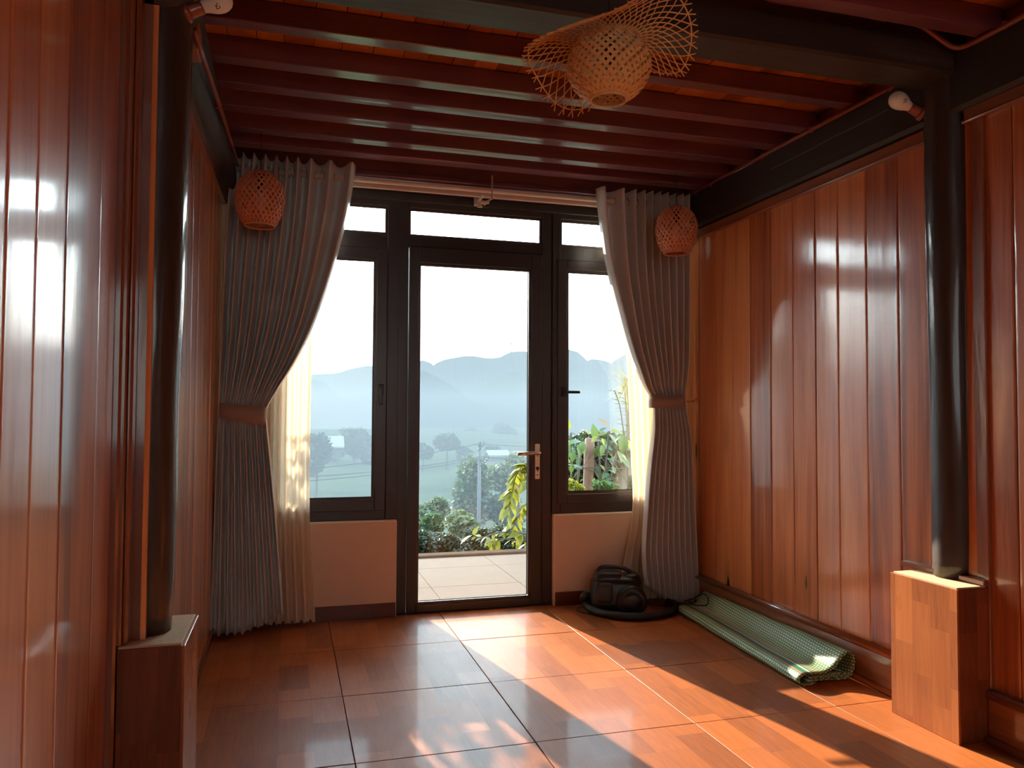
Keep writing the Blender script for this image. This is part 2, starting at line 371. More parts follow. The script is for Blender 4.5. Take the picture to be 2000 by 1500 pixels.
        o = bpy.data.objects.new(name, me); COL.objects.link(o)
        if parent is not None: o.parent = parent
        else: o.location = o0
        ORG[o.name] = o0
        return o
def box(*a, ch=0): return MB().box(*a, ch=ch)
def tag(o, label=None, cat=None, group=None, kind=None):
    for k, v in (('label', label), ('category', cat), ('group', group), ('kind', kind)):
        if v: o[k] = v
    return o
def thing(name, loc, label, cat, group=None):
    o = bpy.data.objects.new(name, None); COL.objects.link(o); o.location = loc; o.empty_display_size = .1
    ORG[o.name] = Vector(loc); return tag(o, label, cat, group)
def struct(name, mb, mat, smooth=False): return tag(mb.build(name, mat, smooth=smooth), kind='structure')
def interp(tab, x):
    if x <= tab[0][0]: return tab[0][1]
    for (a, b), (c, d) in zip(tab, tab[1:]):
        if x <= c: return b+(d-b)*(x-a)/(c-a)
    return tab[-1][1]
def smooth_interp(tab, x):
    n = len(tab)
    if x <= tab[0][0]: return tab[0][1]
    for i in range(n-1):
        if x <= tab[i+1][0]:
            x0, y0 = tab[i]; x1, y1 = tab[i+1]; h = x1-x0
            m0 = (y1-tab[i-1][1])/(x1-tab[i-1][0]) if i > 0 else (y1-y0)/h
            m1 = (tab[i+2][1]-y0)/(tab[i+2][0]-x0) if i+2 < n else (y1-y0)/h
            t = (x-x0)/h
            return (2*t**3-3*t*t+1)*y0+(t**3-2*t*t+t)*h*m0+(-2*t**3+3*t*t)*y1+(t**3-t*t)*h*m1
    return tab[-1][1]

# ------------------------------------------------------------------ the room shell
XL, XLN, XR, YB, YW, ZC = -.346, -.42, 2.33, -2.6, 4.26, 2.499
floor = struct('floor', box(XLN-.15, XR+.2, YB-.1, YW+.15, -.06, -.008), 'grout')
gx = [XLN] + [.22+.6*k for k in range(-1, 4) if XLN < .22+.6*k < XR] + [XR]
gy = [YB] + [2.535+.6*k for k in range(-9, 4) if YB < 2.535+.6*k < YW+.1] + [YW+.14]
for i in range(len(gx)-1):
    for j in range(len(gy)-1):
        dz = random.uniform(-.0006, .0006)
        box(gx[i]+.0016, gx[i+1]-.0016, gy[j]+.0016, gy[j+1]-.0016, -.008, dz, ch=.0012).build('tile', 'tile', floor)

def plank(x, s, y0, y1, z0, z1, lean=0.0):
    """one wall board: eased edges, a face that is a touch tilted, cupped and wavy up its length"""
    ti = random.uniform(-.0005, .0005) if not lean else random.uniform(-.00015, .00015)-lean*(y1-y0)/2; cup = random.uniform(-.0004, .0005); off = random.uniform(-.0008, .0008); sd = random.uniform(0, 99)
    us = [0, .0022, .01, .2, .4, .6, .8, -.01, -.0022, 1]; w = y1-y0-.0014; nz = 14; vs = []
    ys = [y0+.0007+(u*w if 0 <= u <= 1 and u not in (.0022, .01) else u if u > 0 else w+u) for u in us]
    for j in range(nz+1):
        z = z0+(z1-z0)*j/nz
        for i, y in enumerate(ys):
            f = (y-y0)/(y1-y0)*2-1; d = off+ti*f+cup*(1-f*f)+.0009*noise.noise(Vector((y*6, z*1.3, sd)))
            if i in (0, len(ys)-1): d -= .0016
            vs.append((x-s*d, y, z))
    n = len(ys); fs = [(j*n+i, j*n+i+1, (j+1)*n+i+1, (j+1)*n+i) if s < 0 else (j*n+i+1, j*n+i, (j+1)*n+i, (j+1)*n+i+1) for j in range(nz) for i in range(n-1)]
    b0 = len(vs); vs += [(x+s*.012, y0+.0007, z0), (x+s*.012, y1-.0007, z0), (x+s*.012, y1-.0007, z1), (x+s*.012, y0+.0007, z1)]
    fs += [(b0, 0, nz*n, b0+3), (n-1, b0+1, b0+2, nz*n+n-1), (b0, b0+1, b0+2, b0+3)]
    return MB().add(vs, fs)
# right wall: planks, skirting, top moulding
wr = struct('wall_right', box(XR+.012, XR+.14, YB, YW+.2, 0, 2.62), 'trim_v')
PY = [4.26, 4.09, 3.912, 3.738, 3.564, 3.382, 3.202, 3.036, 2.881, 2.705, 2.527, 2.36, 2.166, 2.016, 1.85, 1.69, 1.53, 1.36, 1.2]
for a, b in zip(PY[1:], PY):
    plank(XR, 1, a, b, .10, 2.17).build('plank', 'plank', wr, smooth=True)
box(XR+.001, XR+.012, YB, 1.199, .10, 2.17).build('panel', 'plank', wr)
def skirting(side, x, s, y0, y1):
    b = struct('baseboard_'+side, MB().box(min(x, x-s*.022), max(x, x-s*.022), y0, y1, 0, .150, ch=.003), 'base')
    MB().tube([(x-s*.016, y0, .160), (x-s*.016, y1, .160)], .0175, 10).build('cap_moulding', 'base', b, smooth=True)
    MB().tube([(x-s*.027, y0, .010), (x-s*.027, y1, .010)], .0135, 8).build('shoe_moulding', 'trim', b, smooth=True)
    return b
skirting('right', XR, 1, 2.433, YW)
skirting('right_near', XR, 1, YB, 2.125)
struct('trim_1', MB().box(XR-.020, XR+.012, 2.345, YW, 2.146, 2.20, ch=.004).tube([(XR-.02, 2.345, 2.150), (XR-.02, YW, 2.150)], .007, 8), 'trim')
struct('trim_2', MB().box(XR-.022, XR+.012, YB, 2.19, 2.156, 2.21, ch=.004).tube([(XR-.022, YB, 2.160), (XR-.022, 2.19, 2.160)], .007, 8), 'trim')
struct('trim_3', MB().box(XR-.014, XR+.012, 2.118, 2.140, .175, 2.157, ch=.003).box(XR-.006, XR+.012, 2.140, 2.175, .175, 2.157, ch=.002), 'trim_v')
struct('trim_4', MB().box(XR-.03, XR+.012, 2.125, 2.50, .526, .545, ch=.003), 'trim')

# left wall: far part behind the column, near part beside the camera
wlft = struct('wall_left', MB().box(XL-.14, XL-.012, 2.2, YW+.2, 0, 2.62).box(XLN-.14, XLN-.012, YB, 2.2, 0, 2.62), 'trim_v')
PL = [4.26, 4.12, 3.95, 3.80, 3.62, 3.43, 3.24, 3.05, 2.88, 2.70, 2.53, 2.36, 2.2]
for a, b in zip(PL[1:], PL):
    plank(XL, -1, a, b, 0, 2.20).build('plank', 'plank', wlft, smooth=True)
PN = [2.128, 1.953, 1.676, 1.496, 1.349, 1.17, 1.0, .78]
for a, b in zip(PN[1:], PN):
    plank(XLN, -1, a, b, 0, 2.62, .0012).build('plank', 'plank', wlft, smooth=True)
box(XLN-.012, XLN-.001, YB, .779, 0, 2.62).build('panel', 'plank', wlft)
struct('trim_5', MB().box(XLN-.012, -.402, 2.128, 2.158, 0, 2.62, ch=.006), 'trim_v')
struct('trim_6', MB().box(XLN-.012, -.392, 2.140, 2.20, .527, 2.62, ch=.004).box(-.395, -.379, 2.150, 2.20, .527, 2.62, ch=.006), 'trim_v')
tl = MB(); vs = []
for y in (2.36, YW):
    z = 2.125+.046*(y-2.82)
    vs += [(XL-.01, y, z), (XL+.018, y, z), (XL+.018, y, z+.055), (XL-.01, y, z+.055)]
tl.add(vs, [(0, 1, 2, 3), (7, 6, 5, 4), (0, 4, 5, 1), (1, 5, 6, 2), (2, 6, 7, 3), (3, 7, 4, 0)]); struct('trim_7', tl, 'trim')
struct('baseboard_left', MB().box(XL, XL+.012, 2.45, YW, 0, .045, ch=.004), 'base')

# back wall behind the camera, with an added window for fill light
struct('wall_back', MB().box(XLN-.14, -.30, YB-.15, YB, 0, 2.62).box(1.25, XR+.14, YB-.15, YB, 0, 2.62).box(-.30, 1.25, YB-.15, YB, 0, .8).box(-.30, 1.25, YB-.15, YB, 2.2, 2.62), 'plaster')
w4 = struct('fill_window', MB().box(-.30, -.25, YB-.1, YB-.05, .8, 2.2).box(1.20, 1.25, YB-.1, YB-.05, .8, 2.2).box(-.25, 1.20, YB-.1, YB-.05, .8, .85).box(-.25, 1.20, YB-.1, YB-.05, 2.15, 2.2), 'trim_v')  # added, unseen window that lets fill daylight into the room
box(-.25, 1.20, YB-.078, YB-.072, .85, 2.15).build('fill_pane', 'frosted', w4)
struct('bounce_yard', box(-30, 30, -40, YB-.15, -.4, -.3), 'mortar')  # added, unseen ground that bounces sky light towards the fill window

# window wall: two low plaster piers, skirting tiles, header
wf = struct('wall_front', MB().box(XL, .575, YW, YW+.14, 0, .512).box(1.489, XR+.01, YW, YW+.14, 0, .512), 'plaster')
MB().box(XL, .577, YW-.002, YW+.14, .512, .522, ch=.002).build('sill_edge', 'plaster_edge', wf)
MB().box(1.483, XR+.01, YW-.002, YW+.14, .512, .522, ch=.002).build('sill_edge', 'plaster_edge', wf)
MB().box(1.483, 1.490, YW-.001, YW+.14, 0, .512, ch=.001).build('reveal_edge', 'plaster_edge', wf)
MB().box(.574, .578, YW-.001, YW+.14, 0, .512).build('reveal_edge', 'plaster_edge', wf)
struct('baseboard_front_left', MB().box(XL, .574, YW-.011, YW, 0, .078, ch=.002), 'skirt_tile')
struct('baseboard_front_right', MB().box(1.492, XR, YW-.011, YW, 0, .078, ch=.002), 'skirt_tile')
struct('wall_front_left', MB().box(XL-.01, -.155, YW+.02, YW+.14, .522, 2.62), 'plaster')
struct('wall_front_right', MB().box(2.20, XR+.015, YW+.02, YW+.14, .522, 2.62), 'plaster')
hd = struct('wall_front_header', MB().box(XL, XR+.01, YW-.005, YW+.14, 2.335, 2.62), 'joist')
MB().box(XL, XR, YW-.03, YW-.005, 2.40, 2.425, ch=.004).build('moulding', 'joist', hd)

# ceiling: boards above joists
ceil = struct('ceiling', box(XLN-.14, XR+.14, YB-.1, YW+.2, ZC+.016, ZC+.10), 'joist')
bx = XLN-.1; k = 0
while bx < XR+.05:
    w = random.uniform(.085, .125)
    y = YB
    cut = sorted(random.uniform(YB+.3, YW-.2) for _ in range(3)) if k % 2 else sorted(random.uniform(YB+.3, YW-.2) for _ in range(4))
    for a, b in zip([YB]+cut, cut+[YW]):
        dz = random.uniform(0, .003)
        box(bx+.001, bx+w-.001, a+.0008, b-.0008, ZC+dz, ZC+.016, ch=.0015).build('ceiling_board', 'board', ceil)
    bx += w; k += 1
JY = [(2.45, .055), (2.70, .063), (2.993, .072), (3.231, .074), (3.474, .082), (3.738, .072), (3.941, .088)] + [(2.03-.26*i, .065) for i in range(0, 17)]
for y, w in JY:
    box(-.33, 2.315, y, y+w, 2.42, ZC-.0005, ch=.003).build('joist', 'joist', ceil)

# ------------------------------------------------------------------ window wall joinery
YF = 4.31
def frame_bar(mb, x0, x1, z0, z1, y0=YF-.02, y1=YF+.05): mb.box(x0, x1, y0, y1, z0, z1, ch=.003)
fr = MB()
Z0, Z1 = .522, 2.325
for a, b in ((-.16, -.105), (.517, .581), (1.471, 1.533), (2.15, 2.205)): frame_bar(fr, a, b, .522, Z1)
for a, b in ((.577, .633), (1.419, 1.485)): frame_bar(fr, a, b, .0, Z1)
for a, b in ((-.105, .517), (.633, 1.419), (1.533, 2.15)):
    frame_bar(fr, a, b, 2.255, Z1); frame_bar(fr, a, b, 2.036 if a > .6 and b < 1.5 else 2.012, 2.096, YF-.015)
frame_bar(fr, -.105, .517, .522, .579); frame_bar(fr, 1.533, 2.15, .522, .583)
frame_bar(fr, -.16, 2.205, 2.285, 2.335, YF-.035)
wfr = tag(fr.build('window_3', 'frame'), kind='structure')
def ring(mb, x0, x1, z0, z1, t, y0, y1):
    mb.box(x0-t, x0, y0, y1, z0-t, z1+t, ch=.003); mb.box(x1, x1+t, y0, y1, z0-t, z1+t, ch=.003)
    mb.box(x0, x1, y0, y1, z1, z1+t, ch=.003); mb.box(x0, x1, y0, y1, z0-t, z0, ch=.003); return mb
def pane(parent, x0, x1, z0, z1, y=YF+.012):
    box(x0-.004, x1+.004, y, y+.005, z0-.004, z1+.004).build('pane', 'glass', parent)
for a, b in ((-.105, .517), (.633, 1.419), (1.533, 2.15)):
    ring(MB(), a, b, 2.096, 2.255, -.010, YF-.006, YF+.010).build('glazing_bead', 'bead', wfr); pane(wfr, a, b, 2.096, 2.255)
def sash(name, x0, x1, z0, z1):
    o = struct(name, ring(MB(), x0, x1, z0, z1, .058, YF-.028, YF+.03), 'frame')
    ring(MB(), x0, x1, z0, z1, -.010, YF-.018, YF+.010).build('glazing_bead', 'bead', o)
    ring(MB(), x0+.008, x1-.008, z0+.008, z1-.008, -.004, YF-.010, YF+.011).build('gasket', 'gasket', o)
    pane(o, x0, x1, z0, z1); return o
w1 = sash('window_1', -.05, .458, .632, 1.956)
w2 = sash('window_2', 1.571, 2.09, .636, 1.956)
lt = MB().box(1.540, 1.566, YF-.046, YF-.028, 1.205, 1.262, ch=.003).box(1.545, 1.640, YF-.066, YF-.046, 1.224, 1.240, ch=.004)
lt.build('handle', 'black_metal', w2)
MB().box(.474, .500, YF-.046, YF-.028, 1.205, 1.262, ch=.003).box(.478, .494, YF-.066, YF-.046, 1.150, 1.240, ch=.004).build('handle', 'black_metal', w1)
door = struct('door_1', MB().box(.636, .690, YF-.032, YF+.03, .006, 2.034, ch=.003).box(1.349, 1.416, YF-.032, YF+.03, .006, 2.034, ch=.003)
              .box(.690, 1.349, YF-.032, YF+.03, 1.947, 2.034, ch=.003).box(.690, 1.349, YF-.032, YF+.03, .006, .050, ch=.003), 'frame')
ring(MB(), .690, 1.349, .050, 1.947, -.010, YF-.020, YF+.010).build('glazing_bead', 'bead', door)
pane(door, .690, 1.349, .050, 1.947)
hp = MB().box(1.371, 1.401, YF-.041, YF-.032, .727, .930, ch=.003).build('handle_plate', 'steel', door)
MB().tube([(1.386, YF-.040, .880), (1.386, YF-.078, .880)], .009, 12).tube([(1.392, YF-.078, .880), (1.36, YF-.080, .880), (1.30, YF-.080, .877), (1.256, YF-.076, .876)], [.010, .0105, .0105, .010], 12).build('lever', 'steel', hp, smooth=True)
MB().lathe([(.0105, 0), (.0105, .004), (.006, .004), (.006, .001)], (1.386, YF-.041, .790), (0, -1, 0), 16).box(1.383, 1.389, YF-.046, YF-.040, .772, .792, ch=.001).build('keyhole', 'bead', hp)
for z in (.752, .862): MB().lathe([(.004, 0), (.004, .002), (.002, .003)], (1.386, YF-.041, z), (0, -1, 0), 10).build('screw', 'bead', hp)
struct('trim_8', MB().box(.577, 1.485, YF-.02, YF+.05, -.03, .006, ch=.002), 'frame')

# ------------------------------------------------------------------ columns, plinths, beams
def log(pts, r, seg=28, amp=.02, fr=3.0, squash=None, sd=0.0):
    mb = MB(); vs = []; n = len(pts)
    for i, p in enumerate(pts):
        p = Vector(p); t = (Vector(pts[min(i+1, n-1)])-Vector(pts[max(i-1, 0)])).normalized()
        a_ = Vector((1, 0, 0)) if abs(t.z) > .7 else Vector((0, 0, 1)); s_ = t.cross(a_).normalized(); w_ = s_.cross(t)
        for k in range(seg):
            a = 2*PI*k/seg; ca, sa = math.cos(a), math.sin(a)
            if squash: e = squash[2]; ca = math.copysign(abs(ca)**e, ca)*squash[0]; sa = math.copysign(abs(sa)**e, sa)*squash[1]
            q = p+(s_*ca+w_*sa)*r[i]
            d = noise.noise(Vector((q.x*fr+sd, q.y*fr, q.z*fr)))*amp*r[i]*2
            vs.append(q+(s_*math.cos(a)+w_*math.sin(a))*d)
    fs = [(i*seg+k, i*seg+(k+1) % seg, (i+1)*seg+(k+1) % seg, (i+1)*seg+k) for i in range(n-1) for k in range(seg)]
    fs += [tuple(reversed(range(seg))), tuple(range((n-1)*seg, n*seg))]
    return mb.add(vs, fs)
NZ = 40
def column(cx, cy, label, r0, r1, sd):
    zs = [.527+(2.46-.527)*i/NZ for i in range(NZ+1)]
    pts = [(cx+.004*math.sin(z*2.1+sd), cy+.003*math.cos(z*1.7+sd), z) for z in zs]
    rs = [(r0+(r1-r0)*i/NZ)*(1.0 if i > 2 else .94+.02*i) for i in range(NZ+1)]
    o = log(pts, rs, amp=.03, fr=2.5, sd=sd).build('wooden_column', 'column', smooth=True); return tag(o, label, 'column')
column(2.338, 2.285, 'round black timber column on the sunlit plinth by the right wall', .074, .083, 0)
column(-.357, 2.285, 'round black timber column on the shaded plinth by the left wall', .070, .083, 3)
def plinth(x0, x1, y0, y1, inner, label):
    t = thing('column_plinth', ((x0+x1)/2, (y0+y1)/2, 0), label, 'plinth')
    box(x0+.008, x1-.001, y0+.008, y1-.008, 0, .515).build('core', 'mortar', t)
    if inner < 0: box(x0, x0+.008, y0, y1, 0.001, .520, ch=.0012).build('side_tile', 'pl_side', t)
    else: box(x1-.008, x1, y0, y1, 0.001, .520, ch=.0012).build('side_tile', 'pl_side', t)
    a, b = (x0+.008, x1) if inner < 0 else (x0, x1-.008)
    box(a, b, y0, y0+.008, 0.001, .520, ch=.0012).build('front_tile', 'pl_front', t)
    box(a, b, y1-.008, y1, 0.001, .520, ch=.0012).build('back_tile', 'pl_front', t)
    box(a, b-.001, y0+.008, y1-.008, .515, .525, ch=.001).build('mortar_top', 'mortar', t)
plinth(2.186, 2.327, 2.127, 2.431, -1, 'waist-low tiled plinth lit by the sun under the right column')
plinth(-.400, -.243, 2.140, 2.447, 1, 'waist-low dark tiled plinth under the left column')
o = MB().box(2.283, 2.45, YB, YW+.05, 2.203, 2.4195, ch=.014).build('log_beam', 'log_y')
ck = [(2.2825, 3.30, 2.325), (2.2822, 3.0, 2.325), (2.2822, 2.86, 2.330), (2.2822, 2.72, 2.327), (2.2825, 2.52, 2.330)]  # line of the crack; the pale reflection along it is put into the colour
mb = MB()
for a_, b_ in zip(ck, ck[1:]):
    w0, w1 = .0035, .0035
    mb.add([(a_[0], a_[1], a_[2]-w0), (b_[0], b_[1], b_[2]-w1), (b_[0], b_[1], b_[2]+w1), (a_[0], a_[1], a_[2]+w0)], [(0, 1, 2, 3)])
tag(mb.build('crack', 'crack_glint', o), 'long crack with its pale reflection coloured in')
tag(o, 'black squared log beam lying along the top of the right plank wall', 'beam')
ys = [2.2+(YW+.05-2.2)*i/30 for i in range(31)]
o = log([(-.362, y, 2.302) for y in ys], [.092]*31, amp=.03, fr=2.0, squash=(1, 1.22, .8), sd=9).build('log_beam', 'log_y', smooth=True)
tag(o, 'black rounded log beam lying along the top of the left plank wall', 'beam')
o = MB().box(-.40, 2.40, 2.200, 2.362, 2.338, ZC-.0005, ch=.010).build('cross_beam', 'log_x')
tag(o, 'heavy dark cross beam spanning between the two black columns', 'beam')

# ------------------------------------------------------------------ conduits and bulbs
def bend(pts, n=6):
    out = []
    for i in range(len(pts)-1):
        p0, p1, p2, p3 = [Vector(pts[max(0, min(len(pts)-1, j))]) for j in (i-1, i, i+1, i+2)]
        for k in range(n):
            t = k/n
            out.append(.5*((2*p1)+(p2-p0)*t+(2*p0-5*p1+4*p2-p3)*t*t+(3*p1-p0-3*p2+p3)*t**3))
    return out+[Vector(pts[-1])]
def clip(parent, p, d): MB().box(p[0]-.009, p[0]+.009, p[1]-.006, p[1]+.006, p[2]-.011, p[2]+.016, ch=.002).build('clip', 'pipe', parent)
t = thing('conduit_pipe', (2.27, 3.2, 2.40), 'red brown conduit pipe clipped along the right log beam behind the column', 'conduit')
MB().tube([(2.270, 4.22, 2.409), (2.270, 2.37, 2.405)], .0085, 10).build('pipe', 'pipe', t, smooth=True)
for y in (4.03, 3.86, 3.36, 2.98, 2.50): clip(t, (2.272, y, 2.406), 0)
t = thing('conduit_pipe', (2.05, 2.16, 2.45), 'bent red brown conduit pipe passing round the head of the right column', 'conduit')
MB().tube([(1.50, 2.172, 2.474), (1.90, 2.172, 2.480)], .0075, 10).tube(bend([(1.90, 2.170, 2.480), (2.02, 2.170, 2.482), (2.11, 2.170, 2.475), (2.19, 2.165, 2.435), (2.245, 2.16, 2.412), (2.266, 2.12, 2.407), (2.268, 2.0, 2.405), (2.268, 1.70, 2.405), (2.268, 1.0, 2.405)]), .0095, 10).build('pipe', 'pipe', t, smooth=True)
MB().tube([(1.905, 2.170, 2.480), (1.965, 2.170, 2.481)], .0125, 12).build('coupling', 'pipe', t, smooth=True)
clip(t, (2.272, 1.985, 2.408), 0)
t = thing('conduit_pipe', (-.285, 3.0, 2.27), 'red brown conduit pipe clipped along the left log beam', 'conduit')
MB().tube(bend([(-.276, 2.350, 2.205), (-.264, 2.43, 2.180), (-.261, 2.60, 2.194), (-.260, 3.0, 2.238), (-.260, 3.4, 2.280), (-.261, 3.8, 2.322), (-.263, 4.2, 2.362)]), .0075, 10).build('pipe', 'pipe', t, smooth=True)
for y, z in ((3.02, 2.241), (3.66, 2.308)): MB().box(-.275, -.251, y-.006, y+.006, z-.010, z+.012, ch=.002).build('clip', 'pipe', t)
o = MB().box(-.303, -.270, 2.40, 2.50, 2.172, 2.262, ch=.004).build('wooden_cleat', 'cleat'); tag(o, 'small wooden cleat block beside the left column head', 'cleat')

def bulb(base, tip, label, marks):
    base, tip = Vector(base), Vector(tip); ax = (tip-base).normalized(); L = (tip-base).length
    t = thing('light_bulb', base, label, 'bulb')
    MB().lathe([(.026, -.012), (.027, 0), (.024, .006)], base, ax, 20).build('base_plate', 'socket', t, smooth=True)
    MB().lathe([(.019, .004), (.020, .01), (.0185, .040), (.0195, .044)], base, ax, 20).build('socket', 'socket', t, smooth=True)
    pr = [(.0155, .042), (.017, .050), (.021, .060), (.027, .072), (.031, .084), (.0325, .096), (.031, .108), (.026, .119), (.017, .127), (.006, .131), (.001, .1315)]
    b = MB().lathe(pr, base, ax, 28).build('bulb', 'bulb', t, smooth=True)
    # printed marks on the side of the bulb that faces the room
    side = (Vector((0, 0, H))-base); side = (side-ax*side.dot(ax)).normalized(); e = ax.cross(side)
    mb = MB()
    for (a, h, w, l) in marks:
        d = side*math.cos(a)+e*math.sin(a); rr = interp([(p[1], p[0]) for p in pr], h)+.0004
        c = base+ax*h+d*rr; tn = ax.cross(d).normalized()
        mb.add([c+tn*w+ax*l, c-tn*w+ax*l, c-tn*w-ax*l, c+tn*w-ax*l], [(0, 1, 2, 3)])
    mb.build('printed_mark', 'print', b)
MK = [(.25, .080, .0012, .006), (.42, .085, .004, .0012), (.42, .077, .004, .0012), (.55, .081, .0012, .005), (.10, .0815, .0015, .0015)]
bulb((2.268, 2.340, 2.246), (2.198, 2.36, 2.288), 'white screw bulb in a red brown socket on the right column', MK)
bulb((-.284, 2.262, 2.208), (-.205, 2.262, 2.252), 'white screw bulb in a red brown socket high on the left column', MK)

# ------------------------------------------------------------------ bamboo lamps
def weave(prof_r, z0, z1, n, twist, wdt, cx, cy, cz, steps=26, lift=.0012):
    """two crossing families of split-bamboo ribbons on a surface of revolution"""
    mb = MB()
    for fam in (1, -1):
        for k in range(n):
            a0 = 2*PI*k/n+(0 if fam > 0 else PI/n*.5); vs = []
            for i in range(steps+1):
                t = i/steps; z = z0+(z1-z0)*t; r = prof_r(t)
                a = a0+fam*twist*(t-.5)
                over = lift*math.sin((t*n*twist/PI*1.0+k*.5*2+(.5 if fam < 0 else 0))*PI)
                rr = r+over; da = wdt/2/max(r, .02)
                # keep ribbon width perpendicular to its run
                dzr = (z1-z0)/steps; run = r*twist/steps; sl = math.hypot(dzr, run); w = da*sl/max(dzr, 1e-4)
                w = min(w, PI/n*.95)
                for s in (-1, 1): vs.append((cx+rr*math.cos(a+s*w), cy+rr*math.sin(a+s*w), cz+z))
            mb.add(vs, [(2*i, 2*i+1, 2*i+3, 2*i+2) for i in range(steps)])
    return mb
def hoop(c, r, rad, seg=40):
    mb = MB(); pts = [(c[0]+r*math.cos(2*PI*i/seg), c[1]+r*math.sin(2*PI*i/seg), c[2]) for i in range(seg+1)]
    return mb.tube(pts, rad, 6, caps=False)
def lantern(x, y, z, ztop, label):
    t = thing('woven_lantern', (x, y, z-.128), label, 'lantern', None)
    tab = [(0, .066), (.10, .085), (.25, .103), (.45, .113), (.62, .112), (.78, .100), (.90, .078), (.97, .052), (1, .030)]
    o = weave(lambda q: smooth_interp(tab, q), -.128, .128, 27, 1.7, .0088, x, y, z).build('woven_shade', 'rattan', t); o['kind'] = 'stuff'
    hoop((x, y, z-.126), .067, .0045).build('bottom_hoop', 'rattan', t, smooth=True)
    hoop((x, y, z-.112), .080, .0022).build('hoop', 'rattan', t, smooth=True)
    MB().lathe([(.034, .120), (.034, .130), (.012, .134)], (x, y, z), (0, 0, 1), 20).build('cap', 'socket', t, smooth=True)
    MB().tube([(x, y, z+.13), (x, y, ztop)], .0022, 6).build('cord', 'black_plastic', t)
    MB().lathe([(.014, .03), (.016, .05), (.016, .125)], (x, y, z), (0, 0, 1), 14).build('lamp_holder', 'black_plastic', t, smooth=True)
    MB().lathe([(.002, -.052), (.018, -.046), (.029, -.025), (.030, -.008), (.022, .016), (.015, .032)], (x, y, z), (0, 0, 1), 18).build('bulb', 'bulb', t, smooth=True)
lantern(-.141, 3.772, 2.102, 2.419, 'red brown woven lantern hanging before the left curtain')
lantern(2.013, 3.772, 2.106, 2.419, 'red brown woven lantern hanging before the right curtain')

PX, PYY, PZ = .792, 1.85, 2.020
pend = thing('bamboo_pendant', (PX, PYY, PZ-.09), 'honey bamboo pendant lamp with globe shade and wide wavy hat brim', 'lamp')
tabp = [(0, .046), (.10, .072), (.25, .094), (.45, .108), (.62, .109), (.8, .098), (1, .078)]
o = weave(lambda q: smooth_interp(tabp, q), -.088, .072, 32, 1.5, .0082, PX, PYY, PZ, 30, .0026).build('globe_shade', 'bamboo', pend); o['kind'] = 'stuff'
hoop((PX, PYY, PZ-.087), .047, .0035).build('bottom_hoop', 'bamboo', pend, smooth=True)
brim_z = [(-20, -.02), (0, -.052), (25, -.022), (45, .010), (67, -.058), (90, -.110), (110, -.108), (135, -.055), (160, -.028), (180, -.038), (205, -.046), (225, -.046), (250, -.026), (270, .015), (290, .050), (315, .024), (340, -.02), (360, -.052), (385, -.022)]
def brim(a, t):
    ad = math.degrees(a) % 360; zz = smooth_interp(brim_z, ad)
    rr = .074+(.222-.074)*t*(1.0-.10*math.exp(-((ad-228)/38)**2)); s = t**1.5
    return Vector((PX+rr*math.cos(a), PYY+rr*math.sin(a), PZ+.066+.02*math.sin(PI*min(1, t*1.2))*.6+zz*s))
mb = MB(); NB = 46
for fam in (1, -1):
    for k in range(NB):
        a0 = 2*PI*k/NB+(0 if fam > 0 else PI/NB); L_ = random.uniform(1.0, 1.05)
        pts = [brim(a0+fam*.62*(1-i/12)**1.2, L_*i/12)+Vector((0, 0, .0012*fam)) for i in range(13)]
        mb.tube(pts, .0019, 4)
o = mb.build('hat_brim', 'bamboo', pend); o['kind'] = 'stuff'
for tt in (.06, .93):
    MB().tube([brim(2*PI*i/72, tt) for i in range(73)], .002, 5, caps=False).build('brim_hoop', 'bamboo', pend)
MB().tube([(PX, PYY, PZ+.03), (PX, PYY, 2.498)], .0025, 6).build('cord', 'black_plastic', pend)
MB().lathe([(.015, .0), (.017, .02), (.017, .08)], (PX, PYY, PZ), (0, 0, 1), 14).build('lamp_holder', 'black_plastic', pend, smooth=True)

# ------------------------------------------------------------------ curtains
ROD_Y, ROD_Z = 4.12, 2.338
rod = thing('curtain_rod', (.98, ROD_Y, ROD_Z), 'long cream curtain rod above the glazed door', 'curtain rod')
MB().tube([(-.33, ROD_Y, ROD_Z), (2.31, ROD_Y, ROD_Z)], .0145, 16).build('rod', 'rod', rod, smooth=True)
MB().box(-.33, 2.31, 4.185, 4.205, 2.318, 2.348, ch=.003).build('rear_track', 'rod', rod)
for x in (-.20, 1.02, 2.22):
    MB().box(x-.006, x+.006, ROD_Y-.005, YW+.005, ROD_Z-.034, ROD_Z-.018, ch=.002).box(x-.02, x+.02, YW-.012, YW+.03, ROD_Z-.05, ROD_Z+.0, ch=.002).build('bracket', 'cream_plastic', rod)
br = at(938, 399, 4.25)
MB().box(br.x-.02, br.x+.01, 4.235, 4.245, br.z-.022, br.z+.014, ch=.002).box(br.x-.008, br.x+.045, 4.215, 4.235, br.z+.0, br.z+.014, ch=.002).add(
    [(br.x+.01, 4.22, br.z), (br.x+.055, 4.22, br.z+.034), (br.x+.07, 4.22, br.z+.034), (br.x+.02, 4.22, br.z-.012), (br.x+.01, 4.235, br.z), (br.x+.055, 4.235, br.z+.034), (br.x+.07, 4.235, br.z+.034), (br.x+.02, 4.235, br.z-.012)],
    [(0, 1, 2, 3), (7, 6, 5, 4), (0, 4, 5, 1), (1, 5, 6, 2), (2, 6, 7, 3), (3, 7, 4, 0)]).build('support_bracket', 'cream_plastic', rod)
pc = at(962, 345, 4.10); pc2 = at(960, 386, 4.10)
